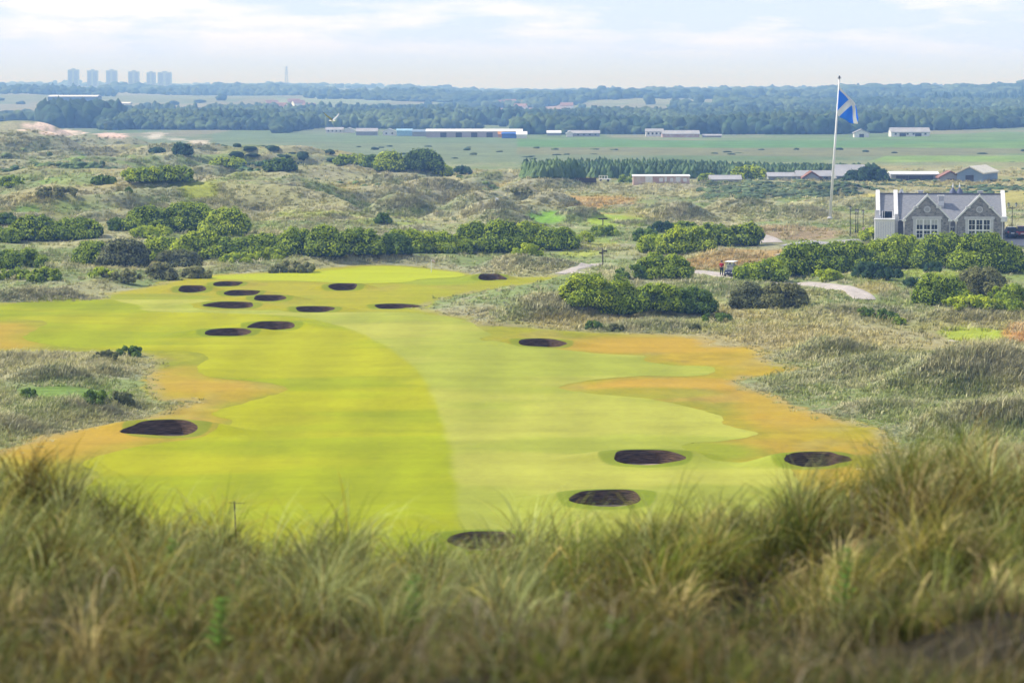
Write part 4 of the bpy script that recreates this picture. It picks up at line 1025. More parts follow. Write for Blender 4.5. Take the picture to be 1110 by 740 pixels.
M_stone = stone_mat("rubble_stone", (.12, .115, .12), (.31, .29, .285), (.31, .31, .31), 2.2)
M_slate = mat("slate_roof", (.27, .28, .31), .6, .16, 2.5, stretch=(1, 1, 6), bump=.15)
M_white = mat("white_paint", (.80, .80, .80), .5, .04, 2)
M_dress = mat("pale_dressed_stone", (.56, .56, .58), .8, .08, 3)
M_dark = mat("dark_glass", (.018, .025, .045), .08, .2, 1.5, spec=.6)
M_blind = mat("window_blind", (.45, .46, .44), .7, .06, 2)
M_black = mat("black_iron", (.015, .015, .018), .45, .1, 5)
M_lead = mat("lead_blue_cowl", (.10, .12, .20), .5, .1, 4)
M_timber = mat("weathered_timber", (.10, .075, .06), .9, .2, 4, stretch=(4, 4, 1))

hx, hy, hz = place(1019, 262.5); HP = FPX / hy
def X(u): return (u - 1019) / HP
def Zh(v): return (262.5 - v) / HP
house = empty("stone_clubhouse", (hx, hy, hz), math.radians(-6))
tag(house, "grey stone clubhouse with two white-edged gables and slate roof", "clubhouse")
ze = Zh(237.5); zr = Zh(211.5); zg = Zh(212)
b = MB(); b.box(X(949), X(1088), .3, 9.5, -1.5, ze); b.build("wall", M_stone, house)
# left end and right end gable walls, rising above the roof
for u in (952.2, 971.5, 1087.5):
    b = MB(); x = X(u); b.prismx([(.25 if u > 960 else .25, ze), (4.9, zr + .25), (9.55, ze)], x - .16, x + .16); o = b.build("gable_wall", M_stone, house)
    c = MB(); 
    c.bar((x, .05, ze + .2), (x, 4.9, zr + .5), .62, .28); c.bar((x, 9.75, ze + .2), (x, 4.9, zr + .5), .62, .28); c.box(x - .42, x + .42, -.25, .5, ze - .35, ze + .42)
    c.build("coping", M_white, o)
roof = MB(); x0, x1 = X(953.5), X(1086.5)
roof.prismx([(0.0, ze - .04), (4.9, zr), (9.8, ze - .04), (9.8, ze - .16), (4.9, zr - .14), (0, ze - .16)], x0, x1)
ro = roof.build("roof", M_slate, house)
rg = MB(); rg.bar((x0, 4.9, zr + .06), (x1, 4.9, zr + .06), .3, .14); rg.build("ridge", mat("ridge_lead", (.14, .15, .19), .6, .1, 3), ro)
gut = MB(); gut.box(x0, x1, -.16, -.02, ze - .2, ze - .06); gut.build("gutter", M_white, ro)
def front_gable(ul, ur, apex):
    xl, xr, xa = X(ul), X(ur), (X(ul) + X(ur)) / 2
    w = MB(); w.prism([(xl, -1.5), (xr, -1.5), (xr, ze), (xa, zg - .25), (xl, ze)], -2.4, .295)
    wo_ = w.build("gable_front", M_stone, house)
    r = MB(); r.prism([(xl - .1, ze + .02), (xa, zg - .1), (xr + .1, ze + .02), (xr + .1, ze - .12), (xa, zg - .24), (xl - .1, ze - .12)], -2.2, 4.8)
    r.build("gable_roof", M_slate, ro)
    c = MB()
    for s, xe in ((-1, xl), (1, xr)):
        c.bar((xe + s * .25, -2.36, ze - .0), (xa, -2.36, zg + .1), .42, .24)
        c.box(min(xe + s * .5, xe - s * .15), max(xe + s * .5, xe - s * .15), -2.58, -2.14, ze - .25, ze + .08)
        xm = xa + (xe - xa) * .52; zm = ze + (zg - ze) * .50; c.box(xm - .38, xm + .38, -2.57, -2.15, zm - .02, zm + .26)
    c.prism([(xa - .3, zg - .12), (xa + .3, zg - .12), (xa, zg + .42)], -2.6, -2.12); c.build("coping", M_white, wo_)
    # round stone panel
    m = MB(); n = 20; zc = Zh(226.3)
    m.prism([(xa + .52 * math.cos(2 * math.pi * i / n), zc + .52 * math.sin(2 * math.pi * i / n)) for i in range(n)], -2.47, -2.41); md = m.build("round_panel", M_dress, wo_)
    m = MB(); m.prism([(xa + .34 * math.cos(2 * math.pi * i / n), zc + .34 * math.sin(2 * math.pi * i / n)) for i in range(n)], -2.50, -2.472); m.build("carved_centre", mat("carved_stone", (.42, .42, .45), .8, .2, 8), wo_)
    # three-light window with stone surround
    wl_, wr_ = xa - 1.68, xa + 1.68; wt_, wb_ = Zh(236.8), Zh(257)
    s = MB(); s.box(wl_ - .45, wl_, -2.5, -2.405, wb_, wt_); s.box(wr_, wr_ + .45, -2.5, -2.405, wb_, wt_); s.box(wl_ - .62, wr_ + .62, -2.52, -2.405, wt_, wt_ + .42); s.box(wl_ - .55, wr_ + .55, -2.56, -2.405, wb_ - .25, wb_)
    win = s.build("window", M_dress, house)
    gl = MB(); gl.box(wl_, wr_, -2.43, -2.405, wb_, wt_); gl.build("pane", M_dark, win)
    if apex < 1020:
        bl = MB(); 
        for k in range(3): bl.box(wl_ + .1 + k * 1.12, wl_ + 1.02 + k * 1.12, -2.437, -2.431, wt_ - .85, wt_ - .05)
        bl.build("blind", M_blind, win)
    f = MB(); 
    for k in range(4): xx = wl_ + k * (wr_ - wl_) / 3; f.box(xx - .11, xx + .11, -2.49, -2.44, wb_, wt_)
    zmid = wb_ + (wt_ - wb_) * .42
    f.box(wl_ + .11, wr_ - .11, -2.486, -2.44, zmid - .1, zmid + .1); f.box(wl_ + .11, wr_ - .11, -2.486, -2.44, wt_ - .1, wt_ - .01)
    for k in range(3):
        xc = wl_ + (k + .5) * (wr_ - wl_) / 3; f.box(xc - .025, xc + .025, -2.47, -2.44, wb_, wt_ - .1)
        for zq in (zmid + (wt_ - zmid) * .5, wb_ + (zmid - wb_) * .5): f.box(xc - .45, xc + .45, -2.468, -2.44, zq - .025, zq + .025)
    f.build("frame", M_white, win)
    for xe, sgn in ((xl - .12, -1), (xr + .12, 1)):
        d = MB(); d.tube((xe, -2.0, -1.4), (xe, -2.0, ze - .1), .09, .09); d.build("downpipe", M_white, house)
front_gable(980.5, 1027.5, 1003); front_gable(1036, 1083.5, 1059)
# porch between the gables
b = MB(); b.box(X(1028.5), X(1035), .18, .296, -1.5, Zh(238.2)); rec = b.build("porch_wall", mat("shaded_render", (.36, .36, .38), .8, .1, 3), house)
d = MB(); d.box(X(1029.4), X(1034.2), .10, .178, -1.4, Zh(245)); dr = d.build("door", M_white, house)
d = MB(); d.box(X(1030.0), X(1031.6), .07, .098, Zh(256), Zh(247)); d.box(X(1032.2), X(1033.7), .07, .098, Zh(256), Zh(247)); d.build("door_glass", M_dark, dr)
b = MB(); b.box(X(973.5), X(979), .2, .297, -1.5, Zh(239)); b.build("side_recess", mat("side_recess_stone", (.20, .19, .22), .8, .1, 3), house)
# window in the left bay and the white annex
b = MB(); b.box(X(957.2), X(967.2), .22, .297, Zh(237), Zh(229.5)); w = b.build("window", M_dark, house)
b = MB(); b.box(X(956.2), X(957.2), .12, .297, Zh(237), Zh(229)); b.box(X(967.2), X(968.2), .12, .297, Zh(237), Zh(229)); b.box(X(958.6), X(959.0), .15, .218, Zh(237), Zh(229.5)); b.build("frame", M_white, w)
b = MB(); b.box(X(948.3), X(969.5), -2.2, .18, -1.5, Zh(238)); an = b.build("annex", M_white, house)
b = MB()
for k in range(8): u = 949.2 + k * 2.55; b.box(X(u), X(u + 1.0), -2.27, -2.203, -1.4, Zh(240.5))
b.build("annex_panel", mat("annex_panelling", (.66, .67, .72), .6, .05, 3), an)
b = MB(); b.box(X(947.8), X(970), -2.4, .2, Zh(238) + .003, Zh(236.8)); b.build("annex_roof", M_white, an)
b = MB(); b.box(X(949), X(953.5), -.4, .297, -1.5, Zh(228)); b.build("corner_pier", M_dress, house)
b = MB(); b.box(X(970), X(973.3), -.7, .297, -1.5, Zh(232)); b.build("corner_pier", M_dress, house)
# things on the roof
b = MB(); b.prism([(X(974), zr - .9), (X(983), zr - .9), (X(978.5), zr + .55)], 7.6, 8.2); bg_ = b.build("rear_gable", M_stone, house)
b = MB(); b.bar((X(973.4), 7.6, zr - .9), (X(978.5), 7.6, zr + .62), .3, .26); b.bar((X(983.6), 7.6, zr - .9), (X(978.5), 7.6, zr + .62), .3, .26); b.build("coping", M_white, bg_)
for u in (999.3, 1064.0):
    b = MB(); b.box(X(u) - .38, X(u) + .38, 5.6, 6.4, zr - .9, zr + .32); b.box(X(u) - .46, X(u) + .46, 5.5, 6.5, zr + .323, zr + .47); ch = b.build("chimney", M_dress, ro)
b = MB(); b.box(X(1020.3) - .42, X(1020.3) + .42, 2.2, 3.2, zr - 2.6, zr - .25); ch = b.build("chimney", M_dress, ro)
b = MB(); b.box(X(1020.3) - .52, X(1020.3) + .52, 2.1, 3.3, zr - .247, zr - .12); b.box(X(1020.3) - .43, X(1020.3) + .43, 2.19, 2.2, zr - 1.7, zr - 1.0); b.build("chimney_cap", M_white, ch)
for u in (1034.3, 1041.6):
    b = MB(); b.lathe([(.62, 0), (.66, .35), (.45, .8), (.12, 1.25), (.05, 1.35)], n=14); cw = b.build("roof_cowl", M_lead, ro); cw.location = (X(u), 6.3, zr - .35)
    b = MB(); b.lathe([(.10, 1.3), (.14, 1.5), (.07, 1.7), (.05, 2.0), (.001, 2.15)], n=10); b.build("finial", M_white, cw)

# ------------------------------------------------------------------ lamp posts
def lamp(u, vt, vb, label, double=False):
    x, y, z = place(u, vb); h = (vb - vt) * y / FPX
    r = empty("street_lamp", (x, y, z)); tag(r, label, "lamp post", "black lamp posts around the clubhouse")
    b = MB(); b.lathe([(.14, -.2), (.14, .35), (.09, .5), (.065, .9), (.05, h * .6), (.045, h - .55)], n=10); b.build("post", M_black, r)
    heads = [(-.62, 0), (.62, 0)] if double else [(0, 0)]
    if double:
        b = MB(); b.tube((-.62, 0, h - .75), (.62, 0, h - .75), .035); b.tube((-.3, 0, h - .75), (0, 0, h - 1.1), .025); b.tube((.3, 0, h - .75), (0, 0, h - 1.1), .025); b.build("arm", M_black, r)
    else:
        b = MB(); b.tube((-.28, 0, h - .8), (.28, 0, h - .8), .025); b.build("arm", M_black, r)
    for hx_, _ in heads:
        b = MB(); b.lathe([(.05, h - .6), (.16, h - .52), (.03, h - .50), (.03, h - .14), (.24, h - .14), (.12, h - .02), (.03, h + .06), (.001, h + .16)], hx_, 0, 8); hd = b.build("lantern", M_black, r)
        b = MB(); b.lathe([(.11, h - .5), (.18, h - .14)], hx_, 0, 8); b.build("glass", mat("lantern_glass", (.45, .47, .48), .2, .05, 3), hd)
lamp(921.5, 223.5, 256, "leftmost black lamp post of the row left of the clubhouse"); lamp(927.5, 226.5, 253, "second black lamp post of the row left of the clubhouse"); lamp(929.8, 227, 253, "third black lamp post of the row, close behind the second")
lamp(935.5, 227.5, 252.5, "fourth black lamp post of the row, above the terrace flowers"); lamp(947.3, 236, 259, "black lamp post against the white clubhouse annex"); lamp(1097, 220, 253, "tall two-headed black lamp post right of the clubhouse", True)

# ------------------------------------------------------------------ flagpole and saltire
fx_, fy_, fz_ = place(899.5, 237.5); FPP = FPX / fy_
pole = empty("flagpole", (fx_, fy_, fz_)); tag(pole, "tall white flagpole leaning slightly beside the clubhouse hedge", "flagpole")
pt = Vector(((908.3 - 899.5) / FPP, 0, (237.5 - 86) / FPP))
b = MB(); b.tube((0, 0, -.3), tuple(pt), .27, .13, 14); b.build("pole", M_white, pole, smooth=True)
b = MB(); b.lathe([(.02, 0), (.34, .05), (.34, .14), (.06, .2), (.16, .3), (.16, .42), (.01, .55)], n=12); tr_ = b.build("truck", M_black, pole); tr_.location = pt
b = MB(); b.lathe([(.55, -.4), (.55, .25), (.3, .4), (.26, .42)], n=14); b.build("base_collar", M_dress, pole)
def fp(u, v, d): return np.array([(u - 899.5) / FPP, d, (237.5 - v) / FPP])
ctrl = np.array([[fp(908.1, 93.5, -.05), fp(915.5, 105, .9), fp(929.5, 127, .5)], [fp(907.2, 109, -.2), fp(921.5, 111, -.5), fp(929.5, 130, -.3)], [fp(906.0, 125.0, -.1), fp(915.5, 131, -.5), fp(928, 135.5, -.1)]])
NS, NTt = 46, 30; s_ = np.linspace(0, 1, NS); t_ = np.linspace(0, 1, NTt)
def quad(a, b_, c_, t): return a * (2 * (t - .5) * (t - 1)) + b_ * (4 * t * (1 - t)) + c_ * (2 * t * (t - .5))
V = np.zeros((NTt, NS, 3)); UVc = np.zeros((NTt, NS, 3))
for i, t in enumerate(t_):
    r = [quad(ctrl[0][k], ctrl[1][k], ctrl[2][k], t) for k in range(3)]
    for j, s in enumerate(s_):
        P = quad(r[0], r[1], r[2], s); P[1] += .28 * math.sin(7 * s + 2.2 * t) * s + .10 * math.sin(17 * s - 3 * t) * s; P[0] += .10 * math.sin(9 * s + 5 * t) * s
        P[2] += .12 * math.sin(11 * s + 3 * t) * s
        V[i, j] = P; UVc[i, j] = (s, t, 0)
ii = np.arange(NS * NTt).reshape(NTt, NS); q = np.stack([ii[:-1, :-1], ii[:-1, 1:], ii[1:, 1:], ii[1:, :-1]], -1).reshape(-1, 4)
m, nt, p, out = _new("saltire_cloth"); N, L = nt.nodes, nt.links
at = N.new("ShaderNodeAttribute"); at.attribute_name = "Col"; sx = N.new("ShaderNodeSeparateXYZ"); L.new(at.outputs['Vector'], sx.inputs[0])
def mth(op, a, b_=None):
    n_ = N.new("ShaderNodeMath"); n_.operation = op
    for k, v_ in enumerate((a, b_)):
        if v_ is None: continue
        if isinstance(v_, (int, float)): n_.inputs[k].default_value = v_
        else: L.new(v_, n_.inputs[k])
    return n_.outputs[0]
d1 = mth('ABSOLUTE', mth('SUBTRACT', sx.outputs['X'], sx.outputs['Y'])); d2 = mth('ABSOLUTE', mth('SUBTRACT', mth('ADD', sx.outputs['X'], sx.outputs['Y']), 1.0))
w_ = mth('LESS_THAN', mth('MINIMUM', d1, d2), .135)
mx = N.new("ShaderNodeMixRGB"); mx.inputs['Color1'].default_value = (.03, .32, 1.0, 1); mx.inputs['Color2'].default_value = (.82, .84, .86, 1); L.new(w_, mx.inputs['Fac'])
L.new(mx.outputs[0], p.inputs['Base Color']); p.inputs['Roughness'].default_value = .8
tl = N.new("ShaderNodeBsdfTranslucent"); L.new(mx.outputs[0], tl.inputs[0]); ms = N.new("ShaderNodeMixShader"); ms.inputs[0].default_value = .5; L.new(p.outputs[0], ms.inputs[1]); L.new(tl.outputs[0], ms.inputs[2]); L.new(ms.outputs[0], out.inputs[0])
fl = np_mesh("saltire_flag", V.reshape(-1, 3), q, m, col=UVc.reshape(-1, 3), smooth=True); fl.location = (fx_, fy_ - .02, fz_)
sd = fl.modifiers.new("cloth_thickness", 'SOLIDIFY'); sd.thickness = .02
tag(fl, "blue flag with white diagonal cross drooping from the tall pole", "flag")

# ------------------------------------------------------------------ golf flags and posts
def flagstick(u, vt, vb, label, fc):
    x, y, z = place(u, vb); h = (vb - vt) * y / FPX
    r = empty("flagstick", (x, y, z)); tag(r, label, "flagstick"); b = MB(); b.tube((0, 0, -.1), (0, 0, h), .045, .035, 8); b.build("stick", M_white, r)
    vs = []; fs = []
    for i in range(7):
        t = i / 6; dy = .06 * math.sin(5 * t); dz = -.18 * t * t
        vs += [(.03 + .5 * t, dy, h - .04 + dz), (.03 + .46 * t, dy + .02, h - .42 + dz)]
    fs = [(2 * i, 2 * i + 1, 2 * i + 3, 2 * i + 2) for i in range(6)]
    o = MB().add(vs, fs).build("flag", fc, r, True); s_m = o.modifiers.new("t", 'SOLIDIFY'); s_m.thickness = .012
M_rf = mat("pale_red_flag", (.6, .45, .42), .8, .1, 4)
flagstick(467.5, 281, 295.5, "thin white flagstick standing on the bright putting green", M_rf); flagstick(537.3, 214.5, 220.5, "tiny white flagstick on the dunes far behind the green", M_white)

def post(u, vt, vb, label, arms):
    x, y, z = place(u, vb); h = (vb - vt) * y / FPX
    r = empty("wooden_post", (x, y, z)); tag(r, label, "post", "dark wooden posts with crossarms"); b = MB(); b.tube((0, 0, -.3), (0, 0, h), .10, .08, 8); b.build("upright", M_timber, r)
    for s, zz, w in arms:
        b = MB(); b.box(min(s * w, s * .09), max(s * w, s * .09), -.13, -.09, h - zz - .12, h - zz + .12) if s else b.box(-w, w, -.14, -.10, h - zz - .12, h - zz + .12); b.build("crossarm", M_timber, r)
post(653.5, 236.5, 251, "dark wooden post with one crossarm, the upper one behind the shrubs", [(0, .1, .75)])
post(653.3, 269.5, 288, "dark wooden post with two crossarms beside the gravel path", [(1, .3, .6), (-1, .55, .5)])
# stake on the back slope of the foreground dune
sy_ = 60.0; dx_, dz_ = ray(254, 543); sx_ = float(dx_) * sy_; szt = EYE + float(dz_) * sy_; szb = float(H(np.array([sx_]), np.array([sy_]))[0])
r = empty("marker_stake", (sx_, sy_, szb)); tag(r, "thin brown wooden stake rising behind the foreground grass", "stake")
b = MB(); b.tube((.12, 0, -.3), (0, 0, szt - szb), .024, .018, 8); b.build("upright", M_timber, r)
b = MB(); b.tube((-.12, 0, szt - szb - .03), (.24, 0, szt - szb - .05), .007, .005, 6); b.build("crosspiece", M_timber, r)

# ------------------------------------------------------------------ golf cart
cx_, cy_, cz_ = place(792.5, 299.8)
cart = empty("golf_cart", (cx_, cy_, cz_ + .05), math.radians(-18)); tag(cart, "white-roofed dark blue golf cart parked on the pale path", "golf cart")
M_navy = mat("navy_paint", (.020, .025, .07), .3, .1, 3, spec=.5); M_tyre = mat("tyre_rubber", (.02, .02, .02), .85, .1, 6); M_seat = mat("cream_vinyl", (.45, .43, .40), .6, .08, 4)
b = MB(); b.prismx([(-1.25, .28), (-1.25, .62), (-.95, .78), (-.55, .80), (-.50, .42), (.25, .42), (.30, .72), (1.15, .78), (1.2, .30)], -.58, .58); body = b.build("body", M_navy, cart, bevel=.04)
b = MB(); b.prismx([(-.95, 1.78), (-.9, 1.86), (1.05, 1.86), (1.1, 1.78)], -.62, .62); b.build("roof", M_white, cart, bevel=.03)
for sx2 in (-.54, .54):
    for (ya, za, yb, zb) in ((-.85, .78, -.62, 1.79), (.95, .76, .85, 1.79)):
        b = MB(); b.tube((sx2, ya, za), (sx2, yb, zb), .025); b.build("roof_post", M_black, cart)
    for yw in (-.82, .82):
        wb = MB(); n = 18; wb.prismx([(yw + .25 * math.cos(2 * math.pi * i / n), .25 + .25 * math.sin(2 * math.pi * i / n)) for i in range(n)], sx2 - .09, sx2 + .09); w = wb.build("wheel", M_tyre, cart)
        wb = MB(); wb.prismx([(yw + .13 * math.cos(2 * math.pi * i / n), .25 + .13 * math.sin(2 * math.pi * i / n)) for i in range(n)], sx2 - .1, sx2 + .1); wb.build("rim", M_dress, w)
b = MB(); b.box(-.55, .55, .1, .62, .723, .86); b.build("seat", M_seat, cart); b = MB(); b.box(-.55, .55, .58, .68, .863, 1.3); b.build("backrest", M_seat, cart)
m, nt, p, out = _new("clear_screen"); p.inputs['Transmission Weight'].default_value = .9; p.inputs['Roughness'].default_value = .05; p.inputs['Base Color'].default_value = (.8, .85, .9, 1)
b = MB(); b.add([(-.5, -.84, .82), (.5, -.84, .82), (.5, -.64, 1.72), (-.5, -.64, 1.72)], [(0, 1, 2, 3)]); b.build("windscreen", m, cart)
for s in (-.36, .36):
    b = MB(); b.box(s - .11, s + .11, -1.28, -1.252, .44, .56); b.build("headlight", M_white, cart)
b = MB(); b.box(-.12, .12, -1.27, -1.252, .62 - .12, .62); b.build("badge", M_dress, cart)
b = MB(); b.tube((-.27, -.5, .8), (-.27, -.25, 1.12), .02); b.lathe([(.14, 1.12), (.17, 1.14), (.14, 1.16)], -.27, -.25, 12); b.build("steering_wheel", M_black, cart)
for s in (-.25, .22):
    b = MB(); b.lathe([(.13, .62), (.15, .9), (.14, 1.42), (.10, 1.5), (.02, 1.5)], s, 1.0, 10); g_ = b.build("golf_bag", M_black if s < 0 else M_dress, cart)

# ------------------------------------------------------------------ people
M_skin = mat("skin", (.52, .32, .24), .6, .06, 6)
def skin_mesh(name, verts, edges, rad, m, parent=None, root=0, sub=2):
    me = bpy.data.meshes.new(name); me.from_pydata(verts, edges, []); me.materials.append(m)
    o = bpy.data.objects.new(name, me); COL.objects.link(o)
    s = o.modifiers.new("skin", 'SKIN'); s.use_smooth_shade = True
    sv = me.skin_vertices[0].data if me.skin_vertices else None
    if sv is None:
        bpy.context.view_layer.objects.active = o
    for i, r in enumerate(rad):
        me.skin_vertices[0].data[i].radius = (r, r) if not isinstance(r, tuple) else r
    me.skin_vertices[0].data[root].use_root = True
    ss = o.modifiers.new("sub", 'SUBSURF'); ss.levels = sub; ss.render_levels = sub
    if parent: o.parent = parent
    return o
def person(loc, rz, label, top, legs, hair, sit=False, tall=1.75):
    J = {'pel': (0, 0, .95), 'wa': (0, .01, 1.10), 'ch': (0, 0, 1.32), 'ne': (0, 0, 1.48), 'hb': (0, -.01, 1.56), 'hd': (0, -.015, 1.64), 'ht': (0, 0, 1.72),
         'sl': (-.17, 0, 1.41), 'el': (-.25, -.02, 1.16), 'wl': (-.20, -.17, 1.02), 'sr': (.17, 0, 1.41), 'er': (.26, .02, 1.16), 'wr': (.24, -.16, .98),
         'hl': (-.10, 0, .88), 'kl': (-.11, -.03, .50), 'al': (-.12, .02, .09), 'tl': (-.13, -.14, .04), 'hr': (.10, 0, .88), 'kr': (.12, -.01, .50), 'ar': (.14, .03, .09), 'tr': (.16, -.13, .04)}
    if sit:
        for k in list(J): x, y, z = J[k]; J[k] = (x, y, z - .45)
        J['kl'] = (-.14, -.42, .48); J['kr'] = (.14, -.42, .48); J['al'] = (-.15, -.44, .09); J['ar'] = (.15, -.44, .09); J['tl'] = (-.16, -.58, .04); J['tr'] = (.16, -.58, .04)
        J['wl'] = (-.16, -.28, .62); J['wr'] = (.16, -.28, .62)
    R = {'pel': .135, 'wa': .125, 'ch': .15, 'ne': .062, 'hb': .075, 'hd': .098, 'ht': .07, 'sl': .07, 'el': .045, 'wl': .03, 'sr': .07, 'er': .045, 'wr': .03, 'hl': .095, 'kl': .062, 'al': .042, 'tl': .035, 'hr': .095, 'kr': .062, 'ar': .042, 'tr': .035}
    E = [('pel', 'wa'), ('wa', 'ch'), ('ch', 'ne'), ('ne', 'hb'), ('hb', 'hd'), ('hd', 'ht'), ('ch', 'sl'), ('sl', 'el'), ('el', 'wl'), ('ch', 'sr'), ('sr', 'er'), ('er', 'wr'), ('pel', 'hl'), ('hl', 'kl'), ('kl', 'al'), ('al', 'tl'), ('pel', 'hr'), ('hr', 'kr'), ('kr', 'ar'), ('ar', 'tr')]
    def sub_(keys, extra, name, m, par):
        k = [q for q in J if q in keys]; ix = {q: i for i, q in enumerate(k)}
        return skin_mesh(name, [J[q] for q in k], [(ix[a], ix[b_]) for a, b_ in E if a in ix and b_ in ix], [R[q] + extra for q in k], m, par, ix.get('pel', ix.get('ch', 0)))
    root = empty("person", loc, rz); root.scale = (tall / 1.75,) * 3
    body = sub_(set(J), 0, "body", M_skin, root)
    sub_({'pel', 'wa', 'ch', 'sl', 'el', 'sr', 'er'}, .022, "jacket", top, root)
    sub_({'pel', 'hl', 'kl', 'al', 'hr', 'kr', 'ar'}, .02, "trousers", legs, root)
    # hands: a palm, four fingers and a thumb each
    for s, wk, ek in ((-1, 'wl', 'el'), (1, 'wr', 'er')):
        w = Vector(J[wk]); d = (w - Vector(J[ek])).normalized(); a = d.cross(Vector((0, 0, 1))).normalized()
        vs = [w, w + d * .06]; es = [(0, 1)]; rd = [.026, .03]
        for f, L_ in enumerate((.07, .08, .075, .06)):
            b0 = w + d * .085 + a * (f - 1.5) * .02; b1 = b0 + d * L_ * .55; b2 = b1 + (d * .6 + Vector((0, 0, -.7))) * L_ * .5
            n0 = len(vs); vs += [b0, b1, b2]; es += [(1, n0), (n0, n0 + 1), (n0 + 1, n0 + 2)]; rd += [.010, .009, .007]
        t0 = w + d * .03 - a * s * .035; n0 = len(vs); vs += [t0, t0 + d * .04 - a * s * .015]; es += [(0, n0), (n0, n0 + 1)]; rd += [.011, .009]
        skin_mesh("hand", [tuple(v) for v in vs], es, rd, M_skin, body, 0, 1)
    hz_ = J['hd'][2]; b = MB(); b.lathe([(.115, hz_ - .02), (.122, hz_ + .05), (.09, hz_ + .13), (.01, hz_ + .155)], 0, 0.0, 14); hr_ = b.build("hair", hair, body, True)
    b = MB(); b.add([(-.018, -.105, hz_ - .03), (.018, -.105, hz_ - .03), (0, -.13, hz_ - .035), (0, -.1, hz_ + .02)], [(0, 1, 2), (0, 2, 3), (1, 3, 2)]); b.build("nose", M_skin, body)
    for s in (-1, 1):
        b = MB(); b.lathe([(.001, hz_ - .005), (.012, hz_ + .003), (.001, hz_ + .012)], s * .035, -.103, 8); b.build("eye", M_black, body)
        b = MB(); b.box(s * .10 - .01, s * .10 + .01, -.02, .02, hz_ - .03, hz_ + .03); b.build("ear", M_skin, body)
    b = MB(); b.box(-.09 - .12, .09 - .12 - .0, -.19, .07, -.0, .06); b.build("shoe", M_black, root) if not sit else None
    tag(root, label, "person"); return root
M_red = mat("red_jacket", (.50, .02, .035), .8, .1, 6); M_trou = mat("dark_trousers", (.02, .025, .035), .85, .1, 6); M_hair = mat("dark_hair", (.03, .02, .015), .8, .2, 20)
px_, py_, pz_ = place(782.2, 299.2); person((px_, py_, pz_ + .06), math.radians(160), "person in a red jacket and dark trousers standing beside the golf cart", M_red, M_trou, M_hair, tall=1.82)
# ------------------------------------------------------------------ cars beside the clubhouse
def car(u, v, L_, W_, Hh, paint, label, rz):
    x, y, z = place(u, v); r = empty("parked_car", (x, y, z + .12), rz); tag(r, label, "car", "cars parked beside the clubhouse")
    h = L_ / 2
    b = MB(); b.prismx([(-h, .35), (-h + .02, .85), (-h + .25, Hh * .58), (h - .9, Hh * .60), (h - .15, Hh * .5), (h, .75), (h, .35), (h - .3, .25), (-h + .3, .25)], -W_ / 2, W_ / 2); bd = b.build("body", paint, r, bevel=.07)
    w = W_ / 2
    vs = []
    for yy, zz, ww in ((-h + .12, Hh * .57, w - .06), (-h + .45, Hh - .03, w - .2), (-h + .9, Hh, w - .2), (h - 1.9, Hh - .02, w - .2), (h - 1.15, Hh * .6, w - .07)): vs += [(-ww, yy, zz), (ww, yy, zz)]
    fs = [(0, 1, 3, 2), (2, 3, 5, 4), (4, 5, 7, 6), (6, 7, 9, 8), (0, 2, 4, 6, 8), (9, 7, 5, 3, 1), (1, 0, 8, 9)]
    cb = MB().add(vs, fs).build("cabin", M_dark, r)
    b = MB(); b.box(-w + .2, w - .2, -h + .45, h - 1.9, Hh - .02, Hh + .03); b.build("roof_panel", paint, r, bevel=.02)
    for s in (-1, 1):
        for yy in (-h + .8, h - .8):
            wb = MB(); n = 18; wb.prismx([(yy + .33 * math.cos(2 * math.pi * i / n), .33 + .33 * math.sin(2 * math.pi * i / n)) for i in range(n)], s * (w - .2), s * (w + .01)); wh = wb.build("wheel", M_tyre, r)
            wb = MB(); wb.prismx([(yy + .2 * math.cos(2 * math.pi * i / n), .33 + .2 * math.sin(2 * math.pi * i / n)) for i in range(n)], s * (w - .1), s * (w + .03)); wb.build("rim", M_dress, wh)
        b = MB(); b.box(s * (w - .18) - .13, s * (w - .18) + .13, -h - .02, -h + .05, .78, .98); b.build("tail_light", mat("tail_lamp_red", (.45, .02, .02), .3, .05, 4), r)
        b = MB(); b.box(s * (w + .08) - .09, s * (w + .08) + .09, h - 1.5, h - 1.35, Hh * .58, Hh * .58 + .14); b.build("mirror", paint, r)
    b = MB(); b.box(-.26, .26, -h - .022, -h + .02, .62, .74); b.build("number_plate", M_white, r)
    b = MB(); b.box(-w + .05, w - .05, -h - .04, -h + .08, .32, .52); b.build("bumper", M_black, r)
car(1095, 257.6, 4.2, 1.75, 1.55, mat("dark_blue_car_paint", (.02, .03, .05), .25, .1, 3, spec=.6), "dark blue car parked just right of the clubhouse wall", 0)
car(1107.0, 257.8, 4.5, 1.85, 1.75, mat("red_car_paint", (.28, .02, .03), .25, .1, 3, spec=.6), "dark red car parked at the right frame edge", math.radians(-6))

# planters with flowers on the terrace
def planter(u, v, label, colr):
    x, y, z = place(u, v); r = empty("flower_planter", (x, y, z)); tag(r, label, "planter", "planters on the clubhouse terrace")
    b = MB(); b.lathe([(.25, 0), (.42, .55), (.46, .6), (.40, .6), (.02, .52)], n=12); b.build("pot", M_dress, r)
    n = 260; d = rng.normal(0, 1, (n, 3)); d /= np.linalg.norm(d, axis=1)[:, None]; c = d * .42 * rng.uniform(.7, 1, (n, 1)) + [0, 0, .95]
    t = np.cross(d, rng.normal(0, 1, (n, 3))); t /= np.linalg.norm(t, axis=1)[:, None]; w = np.cross(d, t); s = .08
    q = np.stack([c - t * s, c + w * s, c + t * s, c - w * s], 1).reshape(-1, 3)
    np_mesh("flowers", q, np.arange(4 * n).reshape(n, 4), M_leaf, r, col=np.repeat(np.where(rng.uniform(0, 1, (n, 1)) < .6, colr, C(.08, .14, .03)), 4, 0))
